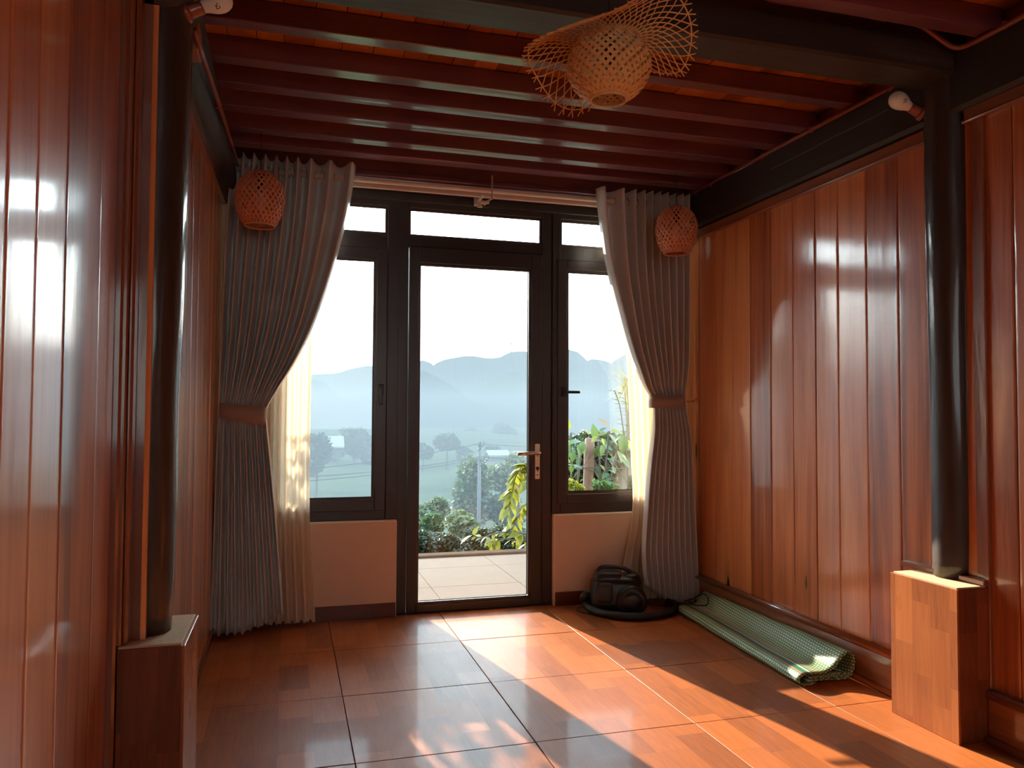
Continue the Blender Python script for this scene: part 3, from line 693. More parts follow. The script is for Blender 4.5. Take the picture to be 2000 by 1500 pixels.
o = MB().tube([(pc.x, 4.10, 2.418), (pc.x+.001, 4.10, 2.36), (pc2.x, 4.10, pc2.z)], .0022, 6).tube([(pc.x-.006, 4.10, 2.418), (pc.x-.005, 4.10, 2.36), (pc2.x, 4.10, pc2.z)], .0018, 6).box(pc2.x-.006, pc2.x+.006, 4.094, 4.106, pc2.z-.012, pc2.z+.004, ch=.002).build('pull_cord', 'string')
tag(o, 'short pale cord loop hanging from the ceiling over the rod', 'cord')

def curtain(side, edge_in, edge_out, ridges, ztop, tie_z, hem, label, tie_pts, yc):
    """edge_in / edge_out: silhouette pixel lists (px, py) of the opening side and the wall side, converted at depth yc"""
    A = sorted([(at(px, py, yc).z, at(px, py, yc).x) for px, py in edge_in]); B = sorted([(at(px, py, yc).z, at(px, py, yc).x) for px, py in edge_out])
    N = len(ridges); r0, r1 = ridges[0], ridges[-1]
    top = [(r-r0)/(r1-r0) for r in ridges]                         # 0 at the wall side, 1 at the opening
    def spos(k, z):                                                # place of fold k (float) across the width
        f = max(0, min(1, (z-tie_z)/(ztop-tie_z))) if z > tie_z else 0
        i = max(0, min(N-2, int(math.floor(k)))); tk = top[i]+(top[i+1]-top[i])*(k-i)
        return tk*f+(k/(N-1))*(1-f)
    base = thing('curtain', ((A[0][1]+B[0][1])/2, yc, 0), label, 'curtain')
    mb = MB(); NU, NV = (N-1)*14+8, 90
    def P(i, j):
        k = -.28+(N-1+.56)*i/NU; v = j/NV
        hz = hem(max(0, min(1, k/(N-1))))
        z = hz+(ztop-hz)*v
        xa, xb = smooth_interp(A, z), smooth_interp(B, z)
        x = xb+(xa-xb)*spos(k, z)
        d = abs(z-tie_z); g = math.exp(-(d/.14)**2)
        if z > tie_z: amp = .058*(1-g)+.016*g
        else: amp = (.046-.016*min(1, d/1.0))*(1-g)+.016*g
        nz = noise.noise(Vector((k*.9, z*1.3, side*7)))
        ph = 2*PI*k+.28*nz*(1-min(1, (ztop-z)/.15)*0)*min(1, (ztop-z)/.3)
        wave = math.cos(ph)
        y = yc-amp*(wave if wave < 0 else wave**.8)-.012*nz*min(1, (ztop-z)/.3)+.02*g
        # deep soft pleats: push x a little so ridges are rounder than valleys
        x += (xa-xb)/(N-1)*.10*math.sin(ph)*-1
        return (x, y, z)
    vs = [P(i, j) for j in range(NV+1) for i in range(NU+1)]
    fs = [(j*(NU+1)+i, j*(NU+1)+i+1, (j+1)*(NU+1)+i+1, (j+1)*(NU+1)+i) for j in range(NV) for i in range(NU)]
    cl = mb.add(vs, fs).build('cloth', 'curtain', base, smooth=True)
    md = cl.modifiers.new('thickness', 'SOLIDIFY'); md.thickness = .002; md.offset = 0
    # eyelets where the rod passes through the flanks of the folds
    for i in range(N-1):
        for q in (.25, .75):
            k = i+q; xa, xb = smooth_interp(A, ROD_Z), smooth_interp(B, ROD_Z); x = xb+(xa-xb)*spos(k, ROD_Z)
            pts = [(x, ROD_Y+.024*math.cos(a), ROD_Z+.024*math.sin(a)) for a in [2*PI*m/20 for m in range(21)]]
            MB().tube(pts, .0028, 6, caps=False).build('eyelet', 'ring', base, smooth=True)
    # tie band round the gathered cloth
    tb = MB(); n = 40; L0, L1 = [at(*p, yc-.03) for p in tie_pts[:2]]; R0, R1 = [at(*p, yc-.03) for p in tie_pts[2:]]
    cx, hw = (L0.x+R0.x)/2, abs(R0.x-L0.x)/2; vs = []
    for m in range(n):
        a = 2*PI*m/n; ca, sa = math.cos(a), math.sin(a)
        x = cx+hw*math.copysign(abs(ca)**.8, ca); f = (x-min(L0.x, R0.x))/(2*hw)
        y = yc+.016-.046*math.copysign(abs(sa)**.7, sa)
        zt = L0.z+(R0.z-L0.z)*f; zb = L1.z+(R1.z-L1.z)*f
        vs += [(x, y, zt), (x, y, zb)]
    fs = [(2*m, 2*((m+1) % n), 2*((m+1) % n)+1, 2*m+1) for m in range(n)]
    tbo = tb.add(vs, fs).build('tie_band', 'tie', base, smooth=True)
    md = tbo.modifiers.new('thickness', 'SOLIDIFY'); md.thickness = .004; md.offset = 1
    return base
CL = curtain(0, [(686, 325), (675, 400), (657, 480), (634, 560), (606, 640), (572, 710), (538, 765), (519, 800), (520, 830), (527, 900), (536, 1000), (544, 1100), (550, 1190), (551, 1205)],
        [(456, 300), (446, 420), (438, 560), (432, 700), (427, 800), (424, 900), (420, 1000), (416, 1120), (412, 1240), (412, 1250)],
        [462, 481, 500, 521, 541, 560, 580, 604, 641, 682], 2.400, at(475, 805, 4.09).z,
        lambda u: .014+.086*max(0, (u-.42)/.58)**1.3, 'grey satin eyelet curtain tied back at the left of the window',
        [(427, 786), (427, 816), (519, 794), (519, 832)], 4.09)
CR = curtain(1, [(1174, 378), (1180, 440), (1191, 520), (1209, 600), (1233, 690), (1259, 750), (1279, 785), (1277, 830), (1268, 900), (1260, 1000), (1256, 1080), (1262, 1150), (1263, 1170)],
        [(1338, 385), (1338, 600), (1339, 760), (1342, 800), (1352, 1000), (1362, 1180), (1363, 1195)],
        [1335, 1324, 1311, 1297, 1283, 1269, 1255, 1239, 1218, 1184], 2.396, at(1310, 785, 4.09).z,
        lambda u: .014+.10*max(0, (u-.45)/.55)**1.2, 'grey satin eyelet curtain tied back at the right of the window',
        [(1340, 774), (1340, 797), (1277, 773), (1277, 798)], 4.09)
for nm, p, lb in (('tieback_hook', (1343, 783), 'small tie-back hook beside the right curtain'),):
    q = at(p[0], p[1], 4.09)
    o = MB().tube(bend([(q.x-.01, 4.09, q.z), (q.x+.02, 4.10, q.z-.004), (XR-.012, 4.12, q.z+.004), (XR-.001, 4.12, q.z+.004)]), .004, 8).lathe([(.012, 0), (.012, .006)], (XR-.007, 4.12, q.z+.004), (1, 0, 0), 12).build(nm, 'steel', smooth=True)
    tag(o, lb, 'hook')
def sheer_curtain(xin, xout, label, zt=2.33, n=9):
    base = thing('sheer_curtain', ((xin[0][1]+xout)/2, 4.2, 0), label, 'curtain')
    mb = MB(); NU, NV = n*12, 60
    def P(u, v):
        z = .022+(zt-.022)*v; xi = smooth_interp(xin, z); x = xout+(xi-xout)*u
        nz = noise.noise(Vector((u*4, z*1.1, xout))); ph = 2*PI*n*u+1.2*nz
        return (x, 4.196-(.016+.008*(1-v))*math.cos(ph)+.008*nz, z+(.006*math.cos(2*PI*n*2*u) if v == 0 else 0))
    mb.grid(P, NU, NV).build('voile', 'sheer', base, smooth=True)
    md = base.children[0].modifiers.new('thickness', 'SOLIDIFY') if False else None
sheer_curtain([(.02, .150), (.1, .146), (.30, .130), (.64, .113), (1.5, .112), (2.33, .10)], -.26, 'cream sheer curtain glowing behind the left grey curtain')
sheer_curtain([(.02, 1.862), (.19, 1.876), (.45, 1.93), (.62, 1.945), (.8, 1.935), (1.2, 1.918), (1.45, 1.90), (2.2, 1.80), (2.33, 1.78)], 2.27, 'cream sheer curtain glowing behind the right grey curtain')

# ------------------------------------------------------------------ rolled mat
def mat_section(t):
    """cross-section of the folded mat; t = 0 far end, 1 near end"""
    xl = 2.095+(2.018-2.095)*t; w = (2.300-xl)/.29
    hgt = .92+.12*t
    pts = [(.085, .012), (.045, .007), (.012, .010), (.0, .024), (.010, .040), (.035, .046), (.075, .045), (.10, .042), (.125, .040), (.15, .043), (.18, .056), (.21, .080), (.235, .101), (.258, .112), (.278, .108), (.289, .092), (.291, .070), (.286, .046), (.276, .028), (.262, .020), (.24, .018)]
    return [(xl+x*w, z*hgt) for x, z in pts]
mt = thing('woven_mat', (2.17, 3.3, 0), 'green and white woven mat rolled and folded along the right skirting', 'mat')
def sheet(fn, name, nv=40, y_far=3.90, y_near=2.745, skew=.06):
    S0 = fn(0); n = len(S0); vs = []; uvs = []
    for j in range(nv+1):
        t = j/nv; S = fn(t); acc = 0
        for i, (x, z) in enumerate(S):
            if i: acc += math.hypot(x-S[i-1][0], z-S[i-1][1])
            f = (x-2.0)/.3
            y = y_far+(y_near-y_far)*t+skew*f*(1-t)*.9+.02*f*t
            zz = z+.004*noise.noise(Vector((x*9, y*4, 1)))*min(1, z/.02)
            vs.append((x, y, max(.002, zz))); uvs.append((acc, y))
    mb = MB(); mb.add(vs, [(j*n+i, j*n+i+1, (j+1)*n+i+1, (j+1)*n+i) for j in range(nv) for i in range(n-1)])
    o = mb.build(name, 'mat', mt, smooth=True)
    uvl = o.data.uv_layers.new(name='UVMap')
    for lp in o.data.loops: uvl.data[lp.index].uv = uvs[lp.vertex_index]
    md = o.modifiers.new('thickness', 'SOLIDIFY'); md.thickness = .0035; md.offset = -1
    return o
def dense(fn):
    def g(t):
        S = fn(t); k = [(i, p) for i, p in enumerate(S)]
        X = [(i, p[0]) for i, p in k]; Z = [(i, p[1]) for i, p in k]; m = (len(S)-1)*3
        return [(smooth_interp(X, i/3), smooth_interp(Z, i/3)) for i in range(m+1)]
    return g
sheet(dense(mat_section), 'outer_sheet')
def inner1(t):
    xl = 2.095+(2.018-2.095)*t
    return [(xl+x, z) for x, z in ((.035, .022), (.08, .018), (.16, .012), (.22, .008), (.245, .012), (.25, .024), (.235, .032), (.19, .036), (.13, .030), (.07, .032), (.05, .036))]
def inner2(t):
    xl = 2.095+(2.018-2.095)*t
    return [(xl+x, z) for x, z in ((.10, .022), (.16, .022), (.21, .020), (.228, .026), (.222, .040), (.20, .050), (.185, .052))]
sheet(dense(inner1), 'folded_layer'); sheet(dense(inner2), 'folded_layer')

# ------------------------------------------------------------------ vacuum cleaner
vc = thing('vacuum_cleaner', (1.82, 4.05, 0), 'black canister vacuum cleaner with its hose curled on the floor', 'vacuum')
def superbox(mb, c, hx, hy, hz, e=.45, rot=0, nu=28, nv=16, taper=0):
    def sg(v, p): return math.copysign(abs(v)**p, v)
    cr, sr = math.cos(rot), math.sin(rot)
    def P(u, v):
        a = 2*PI*u; b = -PI/2+PI*v
        x = sg(math.cos(b), e)*sg(math.cos(a), e)*hx; y = sg(math.cos(b), e)*sg(math.sin(a), e)*hy; z = sg(math.sin(b), e)*hz
        k = 1-taper*(z/hz+1)/2; x *= k; y *= k
        return (c[0]+x*cr-y*sr, c[1]+x*sr+y*cr, c[2]+z)
    return mb.grid(P, nu, nv)
RT = -.30
def vl(x, y, z):
    return (1.775+x*math.cos(RT)-y*math.sin(RT), 4.045+x*math.sin(RT)+y*math.cos(RT), z)
body = superbox(MB(), vl(0, 0, .115), .150, .115, .095, .5, RT, taper=.10).build('body', 'black_plastic', vc, smooth=True)
superbox(MB(), vl(-.045, -.01, .205), .085, .085, .030, .5, RT, taper=.2).build('lid', 'grey_plastic', vc, smooth=True)
superbox(MB(), vl(.085, .0, .190), .065, .085, .030, .55, RT, taper=.3).build('rear_cover', 'black_plastic', vc, smooth=True)
MB().tube(bend([vl(-.10, -.01, .222), vl(-.085, -.01, .247), vl(-.03, -.01, .252), vl(.04, -.01, .246), vl(.10, -.01, .215)]), .011, 10).build('carry_handle', 'grey_plastic', vc, smooth=True)
superbox(MB(), vl(-.07, -.108, .13), .042, .012, .055, .4, RT).build('front_panel', 'grey_plastic', vc, smooth=True)
superbox(MB(), vl(-.07, -.116, .175), .030, .008, .012, .4, RT).build('button', 'grey_plastic', vc, smooth=True)
for sgn in (-1, 1):
    c = vl(.075, sgn*.112, .086); ax = Vector(vl(0, 1, 0))-Vector(vl(0, 0, 0))
    MB().lathe([(.03, -.026), (.070, -.024), (.082, -.016), (.085, 0), (.082, .016), (.070, .024), (.03, .026)], c, ax, 32).build('wheel', 'rubber', vc, smooth=True)
    MB().lathe([(.018, -.031), (.052, -.029), (.055, -.024), (.055, .024), (.052, .029), (.018, .031)], c, ax, 28).build('hub_cap', 'grey_plastic', vc, smooth=True)
c = vl(-.135, 0, .03); MB().lathe([(.010, -.02), (.026, -.018), (.028, 0), (.026, .018), (.010, .02)], c, Vector(vl(0, 1, 0))-Vector(vl(0, 0, 0)), 20).build('caster', 'rubber', vc, smooth=True)
hose = bend([vl(-.13, .02, .10), vl(-.175, .0, .085), (1.625, 4.13, .045), (1.63, 4.02, .025), (1.69, 3.91, .023), (1.78, 3.845, .023), (1.90, 3.835, .023), (2.01, 3.87, .023), (2.10, 3.95, .023), (2.135, 4.02, .023), (2.12, 4.09, .023)], 14)
rs = [.0215+.0016*math.sin(i*2.4) for i in range(len(hose))]
MB().tube(hose, rs, 14).build('hose', 'rubber', vc, smooth=True)
cord = bend([vl(.15, 0, .06), (2.08, 4.06, .012), (2.10, 3.93, .055), (2.14, 3.86, .062), (2.20, 3.80, .068), (2.225, 3.82, .100), (2.24, 3.90, .105), (2.21, 3.95, .07), (2.17, 3.98, .05)], 10)
MB().tube(cord, .0034, 8).build('power_cord', 'black_plastic', vc, smooth=True)
MB().tube(bend([vl(-.10, .05, .02), (1.60, 4.16, .006), (1.575, 4.10, .006), (1.60, 4.03, .006), (1.66, 4.00, .006)], 8), .0034, 8).build('power_cord', 'black_plastic', vc, smooth=True)

# ------------------------------------------------------------------ outside: terrace
ter = struct('terrace', MB().box(-3.5, 6.5, YW+.14, 6.03, -.25, -.042), 'grout')
tx = [-3.49+.0] + [.91+.6*k for k in range(-7, 10)] + [6.49]; ty = [YW+.141, 4.435, 5.035, 5.635, 6.03]
for i in range(len(tx)-1):
    for j in range(len(ty)-1):
        box(tx[i]+.0015, tx[i+1]-.0015, ty[j]+.0015, ty[j+1]-.0015, -.042, -.030+random.uniform(-.0008, .0008), ch=.0015).build('tile', 'terrace', ter)
MB().box(-3.5, 6.5, 6.03, 6.16, -.3, -.012, ch=.01).build('kerb', 'soil', ter)

# valley ground
GP = [(6.0, -.12), (7.2, -.25), (9, -1.2), (20, -4.4), (32, -6.6), (48, -8.0), (60, -7.6), (80, -5.9), (120, -3.4), (160, -3.2), (240, -4), (700, -4)]
def gz(x, y): return smooth_interp(GP, y)+(noise.noise(Vector((x*.05, y*.05, 3)))*min(2.2, max(0, (y-8)*.03)))
yy = [6.0, 6.4, 7, 7.6, 8.3, 9, 10, 12, 14, 17, 20, 24, 28, 33, 38, 44, 50]+[55+4*i for i in range(30)]+[180, 220, 280, 380, 520, 700]
mb = MB(); NX = 90; vs = []
for y in yy:
    for i in range(NX+1):
        x = (i/NX-.40)*(16+y*2.2); z = gz(x, y)
        if y > 54: z += .35*math.floor((z*2.2))/2.2-.35*z        # terraced steps on the far slope
        vs.append((x, y, z))
mb.add(vs, [(j*(NX+1)+i, j*(NX+1)+i+1, (j+1)*(NX+1)+i+1, (j+1)*(NX+1)+i) for j in range(len(yy)-1) for i in range(NX)])
tag(mb.build('ground', 'field', smooth=True), kind='structure')

def ridge(pts, D, depth, foot, mat, name, label, rough=.06, back=90, xpad=260):
    P = sorted([(at(px, py, D).x, at(px, py, D).z) for px, py in pts]); x0, x1 = P[0][0]-xpad, P[-1][0]+xpad
    z0, z1 = P[0][1], P[-1][1]; P = [(x0, z0*.7), (P[0][0]-xpad*.45, z0*1.05)]+P+[(P[-1][0]+xpad*.45, z1*1.05), (x1, z1*.75)]
    NXX, NYY = 260, 26; vs = []
    for j in range(NYY+1):
        t = j/NYY
        for i in range(NXX+1):
            x = x0+(x1-x0)*i/NXX; zr = smooth_interp(P, x)
            zr += rough*abs(zr-foot)*.35*noise.noise(Vector((x*.09, D, 0)))+rough*abs(zr-foot)*.16*noise.noise(Vector((x*.42, D, 5)))
            if t < .7:
                s = t/.7; y = D-depth*(1-s); prof = (s*s*(3-2*s))**.9
            else:
                s = (t-.7)/.3; y = D+back*s; prof = 1-s*s*(3-2*s)
            z = foot+(zr-foot)*prof
            if 0 < s < 1: z += (zr-foot)*.10*noise.noise(Vector((x*.035, y*.05, D)))*math.sin(PI*min(1, s))
            vs.append((x, y, z))
    mb = MB().add(vs, [(j*(NXX+1)+i, j*(NXX+1)+i+1, (j+1)*(NXX+1)+i+1, (j+1)*(NXX+1)+i) for j in range(NYY) for i in range(NXX)])
    return tag(mb.build(name, mat, smooth=True), label, 'hill')
ridge([(560, 742), (605, 733), (660, 728), (690, 720), (735, 714), (780, 722), (818, 705), (832, 707), (841, 718), (850, 710), (872, 703), (905, 697), (930, 697), (960, 700), (978, 697), (990, 690), (1010, 687), (1035, 692), (1070, 682), (1105, 686), (1120, 700), (1138, 712), (1150, 703), (1165, 702), (1183, 716), (1200, 708), (1225, 690), (1290, 700)],
      470, 120, -6, 'hill_dark', 'far_ridge', 'long jagged blue mountain ridge on the horizon', .08)
ridge([(560, 735), (600, 740), (625, 746), (645, 757), (665, 776), (700, 778), (735, 757), (790, 735), (818, 724), (850, 738), (880, 757), (905, 778), (950, 790), (1000, 800), (1100, 805)], 300, 70, -6, 'hill_dark', 'near_ridge', 'lower wooded hill shoulder rising at the left below the ridge', .10)
ridge([(870, 795), (905, 772), (935, 752), (965, 738), (992, 727), (1015, 728), (1035, 735), (1070, 745), (1110, 738), (1150, 742), (1200, 752), (1260, 765)], 340, 90, -6, 'hill_green', 'grassy_hill', 'rounded grassy hill under the mast below the ridge', .05)

# ------------------------------------------------------------------ trees and shrubs
def blob_leaves(mb, c, rx, ry, rz, n, size, hollow=.55, droop=0, flat=False):
    for _ in range(n):
        while True:
            p = Vector((random.uniform(-1, 1), random.uniform(-1, 1), random.uniform(-1, 1)))
            if hollow < p.length < 1: break
        q = Vector((c[0]+p.x*rx, c[1]+p.y*ry, c[2]+p.z*rz)); s = size*random.uniform(.6, 1.3)
        d = Vector((random.gauss(0, 1), random.gauss(0, 1), random.gauss(-droop, .6))).normalized(); e_ = d.orthogonal().normalized()
        e_ = (Matrix.Rotation(random.uniform(0, 2*PI), 3, d) @ e_)*.42*s; nrm = d.cross(e_)*.25
        mb.add([q-d*s*.5, q+e_+nrm, q+d*s*.6, q-e_+nrm], [(0, 1, 2), (0, 2, 3)])
def tree(name, px, py, Y, wpx, hpx, mat, label, n=900, leaf=None, blobs=9, group=None, trunk=True, cat='tree', hollow=.35, base_py=None):
    c = at(px, py, Y); k = (at(px+1, py, Y)-c).length; rx, rz = wpx/2*k, hpx/2*k; leaf = leaf or rx*.14
    gb = gz(c.x, Y) if Y > 6.2 else -.03
    t = thing(name, (c.x, Y, min(gb, c.z-rz)), label, cat, group); mb = MB()
    for b in range(blobs):
        a = 2*PI*b/blobs*1.9; rr = random.uniform(.25, .62)
        bc = (c.x+rx*rr*math.cos(a), Y+rx*.8*rr*math.sin(a), c.z+rz*random.uniform(-.6, .6)*(1 if b else 0))
        f = random.uniform(.38, .55)
        blob_leaves(mb, bc, rx*f, rx*f, rz*f, n//blobs, leaf, hollow)
    o = mb.build('foliage', mat, t); o['kind'] = 'stuff'
    if trunk:
        z0 = min(gb, c.z-rz)-.05
        tb = MB().tube(bend([(c.x, Y, z0), (c.x+rx*.06, Y, (z0+c.z)/2), (c.x, Y, c.z+rz*.3)], 4), [.075*rx+.01]*5+[.06*rx, .05*rx, .04*rx, .02*rx], 7)
        for b in range(5):
            a = b*2.4; tb.tube([(c.x, Y, c.z-rz*.5+rz*.15*b), (c.x+rx*.55*math.cos(a), Y+rx*.5*math.sin(a), c.z-rz*.1+rz*.18*b)], [.03*rx, .008*rx], 5)
        tb.build('trunk', 'twig', t)
    return t
tree('broadleaf_tree', 922, 955, 34, 84, 150, 'leaf_mid', 'tall leafy tree standing behind the utility pole', 6500, .22, 18)
tree('spreading_tree', 1000, 925, 36, 92, 72, 'leaf_mid', 'spreading green tree right of the utility pole', 4200, .22, 16)
tree('round_tree', 846, 995, 19, 76, 54, 'leaf_mid', 'round pale tree at the lower left of the door view', 3600, .11, 12)
tree('leafy_bush', 838, 1030, 13, 56, 56, 'leaf_green', 'light green bush below the round pale tree', 3000, .07, 12, cat='bush')
tree('dark_tree', 985, 1000, 31.5, 84, 70, 'leaf_dark', 'dark low tree at the foot of the utility pole', 3600, .20, 14)
tree('leafy_bush', 905, 1022, 14, 70, 46, 'leaf_mid', 'dull green bush left of the pole foot', 3000, .08, 12, cat='bush')
for i, (px, py, w, h, Y, lb) in enumerate(((826, 1060, 60, 62, 8.0, 'grey green hedge bush at the left end of the terrace kerb'), (878, 1062, 70, 58, 8.2, 'grey green hedge bush second from the left behind the kerb'),
        (935, 1060, 74, 60, 8.0, 'grey green hedge bush behind the middle of the terrace kerb'), (995, 1058, 80, 70, 8.1, 'grey green hedge bush behind the yellow branch'))):
    tree('hedge_bush', px, py, Y, w, h, 'leaf_dark', lb, 4200, .034, 12, 'bushes behind the terrace kerb', cat='bush')
tree('field_tree', 692, 866, 92, 62, 70, 'leaf_far', 'hazy tall tree with a pointed crown in the left window', 1500, .8, 10)
tree('field_tree', 655, 880, 96, 34, 44, 'leaf_far', 'small hazy tree beside the farmhouse roof', 700, .8, 7)
tree('field_tree', 724, 886, 90, 36, 50, 'leaf_far', 'hazy tree at the right edge of the left window', 800, .8, 7)
tree('field_tree', 618, 885, 74, 60, 90, 'leaf_far', 'dark hazy tree mass at the left edge of the left window', 1500, .8, 9)
tree('field_tree', 872, 868, 84, 52, 44, 'leaf_far', 'hazy round tree above the wires in the door', 1200, .7, 9)
tree('field_tree', 826, 884, 84, 36, 34, 'leaf_far', 'hazy low tree at the left edge of the door', 800, .7, 7)
tree('field_tree', 906, 884, 88, 28, 28, 'leaf_far', 'small hazy tree left of the pole top', 600, .7, 6)
tree('field_tree', 962, 880, 90, 30, 28, 'leaf_far', 'small hazy tree right of the pole top', 600, .7, 6)
tree('field_tree', 985, 848, 130, 44, 40, 'leaf_far', 'faint feathery tree lost in the mist', 900, 1.2, 8)
tree('field_tree', 918, 848, 135, 26, 24, 'leaf_far', 'faint small tree lost in the mist', 500, 1.2, 6)

def gable(px, py, Y, w, h, label):
    c = at(px, py, Y); t = thing('farmhouse', (c.x, Y, c.z-h), label, 'house')
    MB().box(c.x-w/2, c.x+w/2, Y, Y+w*.7, c.z-h, c.z-h*.2).build('wall', 'house', t)
    vs = [(c.x-w*.6, Y-.4, c.z-h*.25), (c.x+w*.6, Y-.4, c.z-h*.25), (c.x+w*.6, Y+w*.35, c.z+h*.45), (c.x-w*.6, Y+w*.35, c.z+h*.45), (c.x-w*.6, Y+w*.8, c.z-h*.25), (c.x+w*.6, Y+w*.8, c.z-h*.25)]
    vs2 = [(a, b, z+.15) for a, b, z in vs]
    MB().add(vs+vs2, [(3, 2, 1, 0), (5, 2, 3, 4), (6, 7, 8, 9), (9, 8, 11, 10), (0, 1, 7, 6), (4, 10, 11, 5), (0, 6, 9, 3), (3, 9, 10, 4), (1, 2, 8, 7), (2, 5, 11, 8)]).build('roof', 'roof', t)
gable(642, 868, 82, 2.6, 1.5, 'small farmhouse with a pale roof among the hazy trees')
gable(974, 888, 80, 2.0, .7, 'low pale-roofed shed behind the utility pole')

# ------------------------------------------------------------------ utility pole, wires, mast
PYL = 30
pt, pb = at(937, 864, PYL), at(934, 1075, PYL)
pole = thing('utility_pole', (pb.x, PYL, gz(pb.x, PYL)-.3), 'slim concrete utility pole standing in the valley', 'pole')
MB().tube([(pb.x, PYL, gz(pb.x, PYL)-.3), (pt.x, PYL, pt.z)], [.085, .062], 10).build('shaft', 'concrete', pole, smooth=True)
def bracket(px0, px1, py0, py1, nm):
    a, b = at(px0, py1, PYL-.08), at(px1, py0, PYL-.08)
    mb = MB().tube([(a.x, PYL-.08, a.z), (b.x, PYL-.08, a.z)], .022, 6).tube([(b.x, PYL-.08, a.z), (b.x, PYL-.08, b.z)], .022, 6)
    mb.tube([((a.x+b.x)/2, PYL-.08, a.z), ((a.x+b.x)/2, PYL-.08, b.z)], .022, 6).tube([(a.x, PYL-.08, a.z-.22), (b.x, PYL-.08, a.z)], .018, 6)
    return mb.build(nm, 'wire', pole)
bracket(932, 945, 862, 870, 'crossarm'); bracket(937, 954, 890, 899, 'crossarm')
def wire(pts, label, sag=.1):
    P = [at(px, py, Y) for px, py, Y in pts]; out = []
    for a, b in zip(P, P[1:]):
        for i in range(14):
            t = i/14; q = a.lerp(b, t); q.z -= sag*4*t*(1-t); out.append(q)
    out.append(P[-1]); o = MB().tube(out, .013, 5).build('power_line', 'wire'); tag(o, label, 'wire', 'power lines')
wire([(300, 962, 22), (605, 915, 26), (937, 866, 30), (1110, 868, 34)], 'topmost power line running from the pole head')
wire([(300, 972, 22), (605, 931, 26), (940, 891, 30), (1110, 893, 34)], 'middle power line running from the lower crossarm')
wire([(300, 984, 22), (605, 939, 26), (952, 893, 30.1), (1110, 896, 34)], 'lowest power line running from the lower crossarm')
ma, mz = at(998, 731, 338), at(998, 668, 338)
mast = thing('radio_mast', ma, 'thin radio mast on the grassy hill', 'mast')
mb = MB()
for a in (0, 2.1, 4.2): mb.tube([(ma.x+.7*math.cos(a), 338+.7*math.sin(a), ma.z-.5), (ma.x+.15*math.cos(a), 338+.15*math.sin(a), mz.z)], .11, 5)
mb.build('legs', 'wire', mast); mb = MB()
for i in range(10):
    z = ma.z+(mz.z-ma.z)*i/10; r = .7-.055*i
    for a in (0, 2.1, 4.2): mb.tube([(ma.x+r*math.cos(a), 338+r*math.sin(a), z), (ma.x+r*math.cos(a+2.1), 338+r*math.sin(a+2.1), z+.8)], .06, 4)
o = mb.build('bracing', 'wire', mast); o['kind'] = 'stuff'

# ------------------------------------------------------------------ garden beside the terrace
def leaf_mesh(name, L, W, mat, curl=.25, fold=.18, seg=7):
    prof = [0, .55, .9, 1, .92, .68, .34, 0]; vs = []
    for i in range(seg+1):
        t = i/seg; w = W/2*prof[i]; x = L*t; z = -curl*L*t*t
        vs += [(x, -w, z+fold*w), (x, 0, z-.0), (x, w, z+fold*w)]
    fs = []
    for i in range(seg): fs += [(3*i, 3*i+3, 3*i+4, 3*i+1), (3*i+1, 3*i+4, 3*i+5, 3*i+2)]
    me = bpy.data.meshes.new(name); me.from_pydata(vs, [], fs); me.update(); me.materials.append(M[mat])
    me.polygons.foreach_set('use_smooth', [True]*len(me.polygons)); return me
LF = {k: leaf_mesh('leaf', *a) for k, a in dict(yellow=(.15, .062, 'leaf_yellow'), green=(.14, .075, 'leaf_green'), big=(.20, .11, 'leaf_yellow', .35), bigg=(.22, .12, 'leaf_green', .35), orange=(.22, .10, 'leaf_orange', .15), small=(.07, .032, 'leaf_green'), spike=(.30, .016, 'leaf_straw', .5), ysmall=(.075, .036, 'leaf_yellow')).items()}
def leaf(parent, kind, p, d, up=(0, 0, 1), s=1.0):
    d = Vector(d).normalized(); u = Vector(up); y = u.cross(d); y = y.normalized() if y.length > 1e-4 else d.orthogonal(); z = d.cross(y)
    o = bpy.data.objects.new('leaf', LF[kind]); COL.objects.link(o); o.parent = parent
    q = Vector(p)-Vector(ORG[parent.name])
    o.matrix_local = Matrix(((d.x*s, y.x*s, z.x*s, q.x), (d.y*s, y.y*s, z.y*s, q.y), (d.z*s, y.z*s, z.z*s, q.z), (0, 0, 0, 1)))
    return o
# arching yellow-green branch seen at the right side of the door glass
YV = 6.45
yb = thing('leafy_branch', (at(1045, 1075, YV).x, YV, gz(2, YV)), 'sunlit yellow green shrub arching over the terrace edge beside the door handle', 'shrub')
stems = [[(1075, 1090), (1062, 1000), (1046, 930), (1028, 905), (1010, 925), (1000, 960), (990, 1010)],
         [(1075, 1090), (1060, 1030), (1035, 985), (1015, 1000), (1000, 1035)],
         [(1070, 1088), (1040, 1050), (1010, 1040), (975, 1040), (940, 1050), (918, 1042)],
         [(1070, 1090), (1035, 1060), (1000, 1055), (965, 1052), (950, 1062)],
         [(1080, 1090), (1085, 960), (1060, 890), (1040, 915), (1030, 960)]]
for si, S in enumerate(stems):
    P = bend([at(px, py, YV+.04*si+.05*math.sin(k*1.7+si)) for k, (px, py) in enumerate(S)], 6)
    MB().tube(P, [.009-.006*i/len(P) for i in range(len(P))], 5).build('stem', 'twig', yb)
    for i in range(4, len(P)-1, 1 if si in (0, 4) else 2):
        tdir = (P[i+1]-P[i]).normalized()
        for sd in (-1, 1):
            if random.random() < .06: continue
            d = tdir*.5+Vector((sd*random.uniform(.4, .9)-.15, random.uniform(-.5, .3), random.uniform(-.7, .05)))
            leaf(yb, 'yellow' if (si in (0, 1, 4)) else random.choice(('ysmall', 'ysmall', 'yellow')), P[i], d, (random.uniform(-.4, .4), random.uniform(-.8, .2), 1), random.uniform(.7, 1.15))
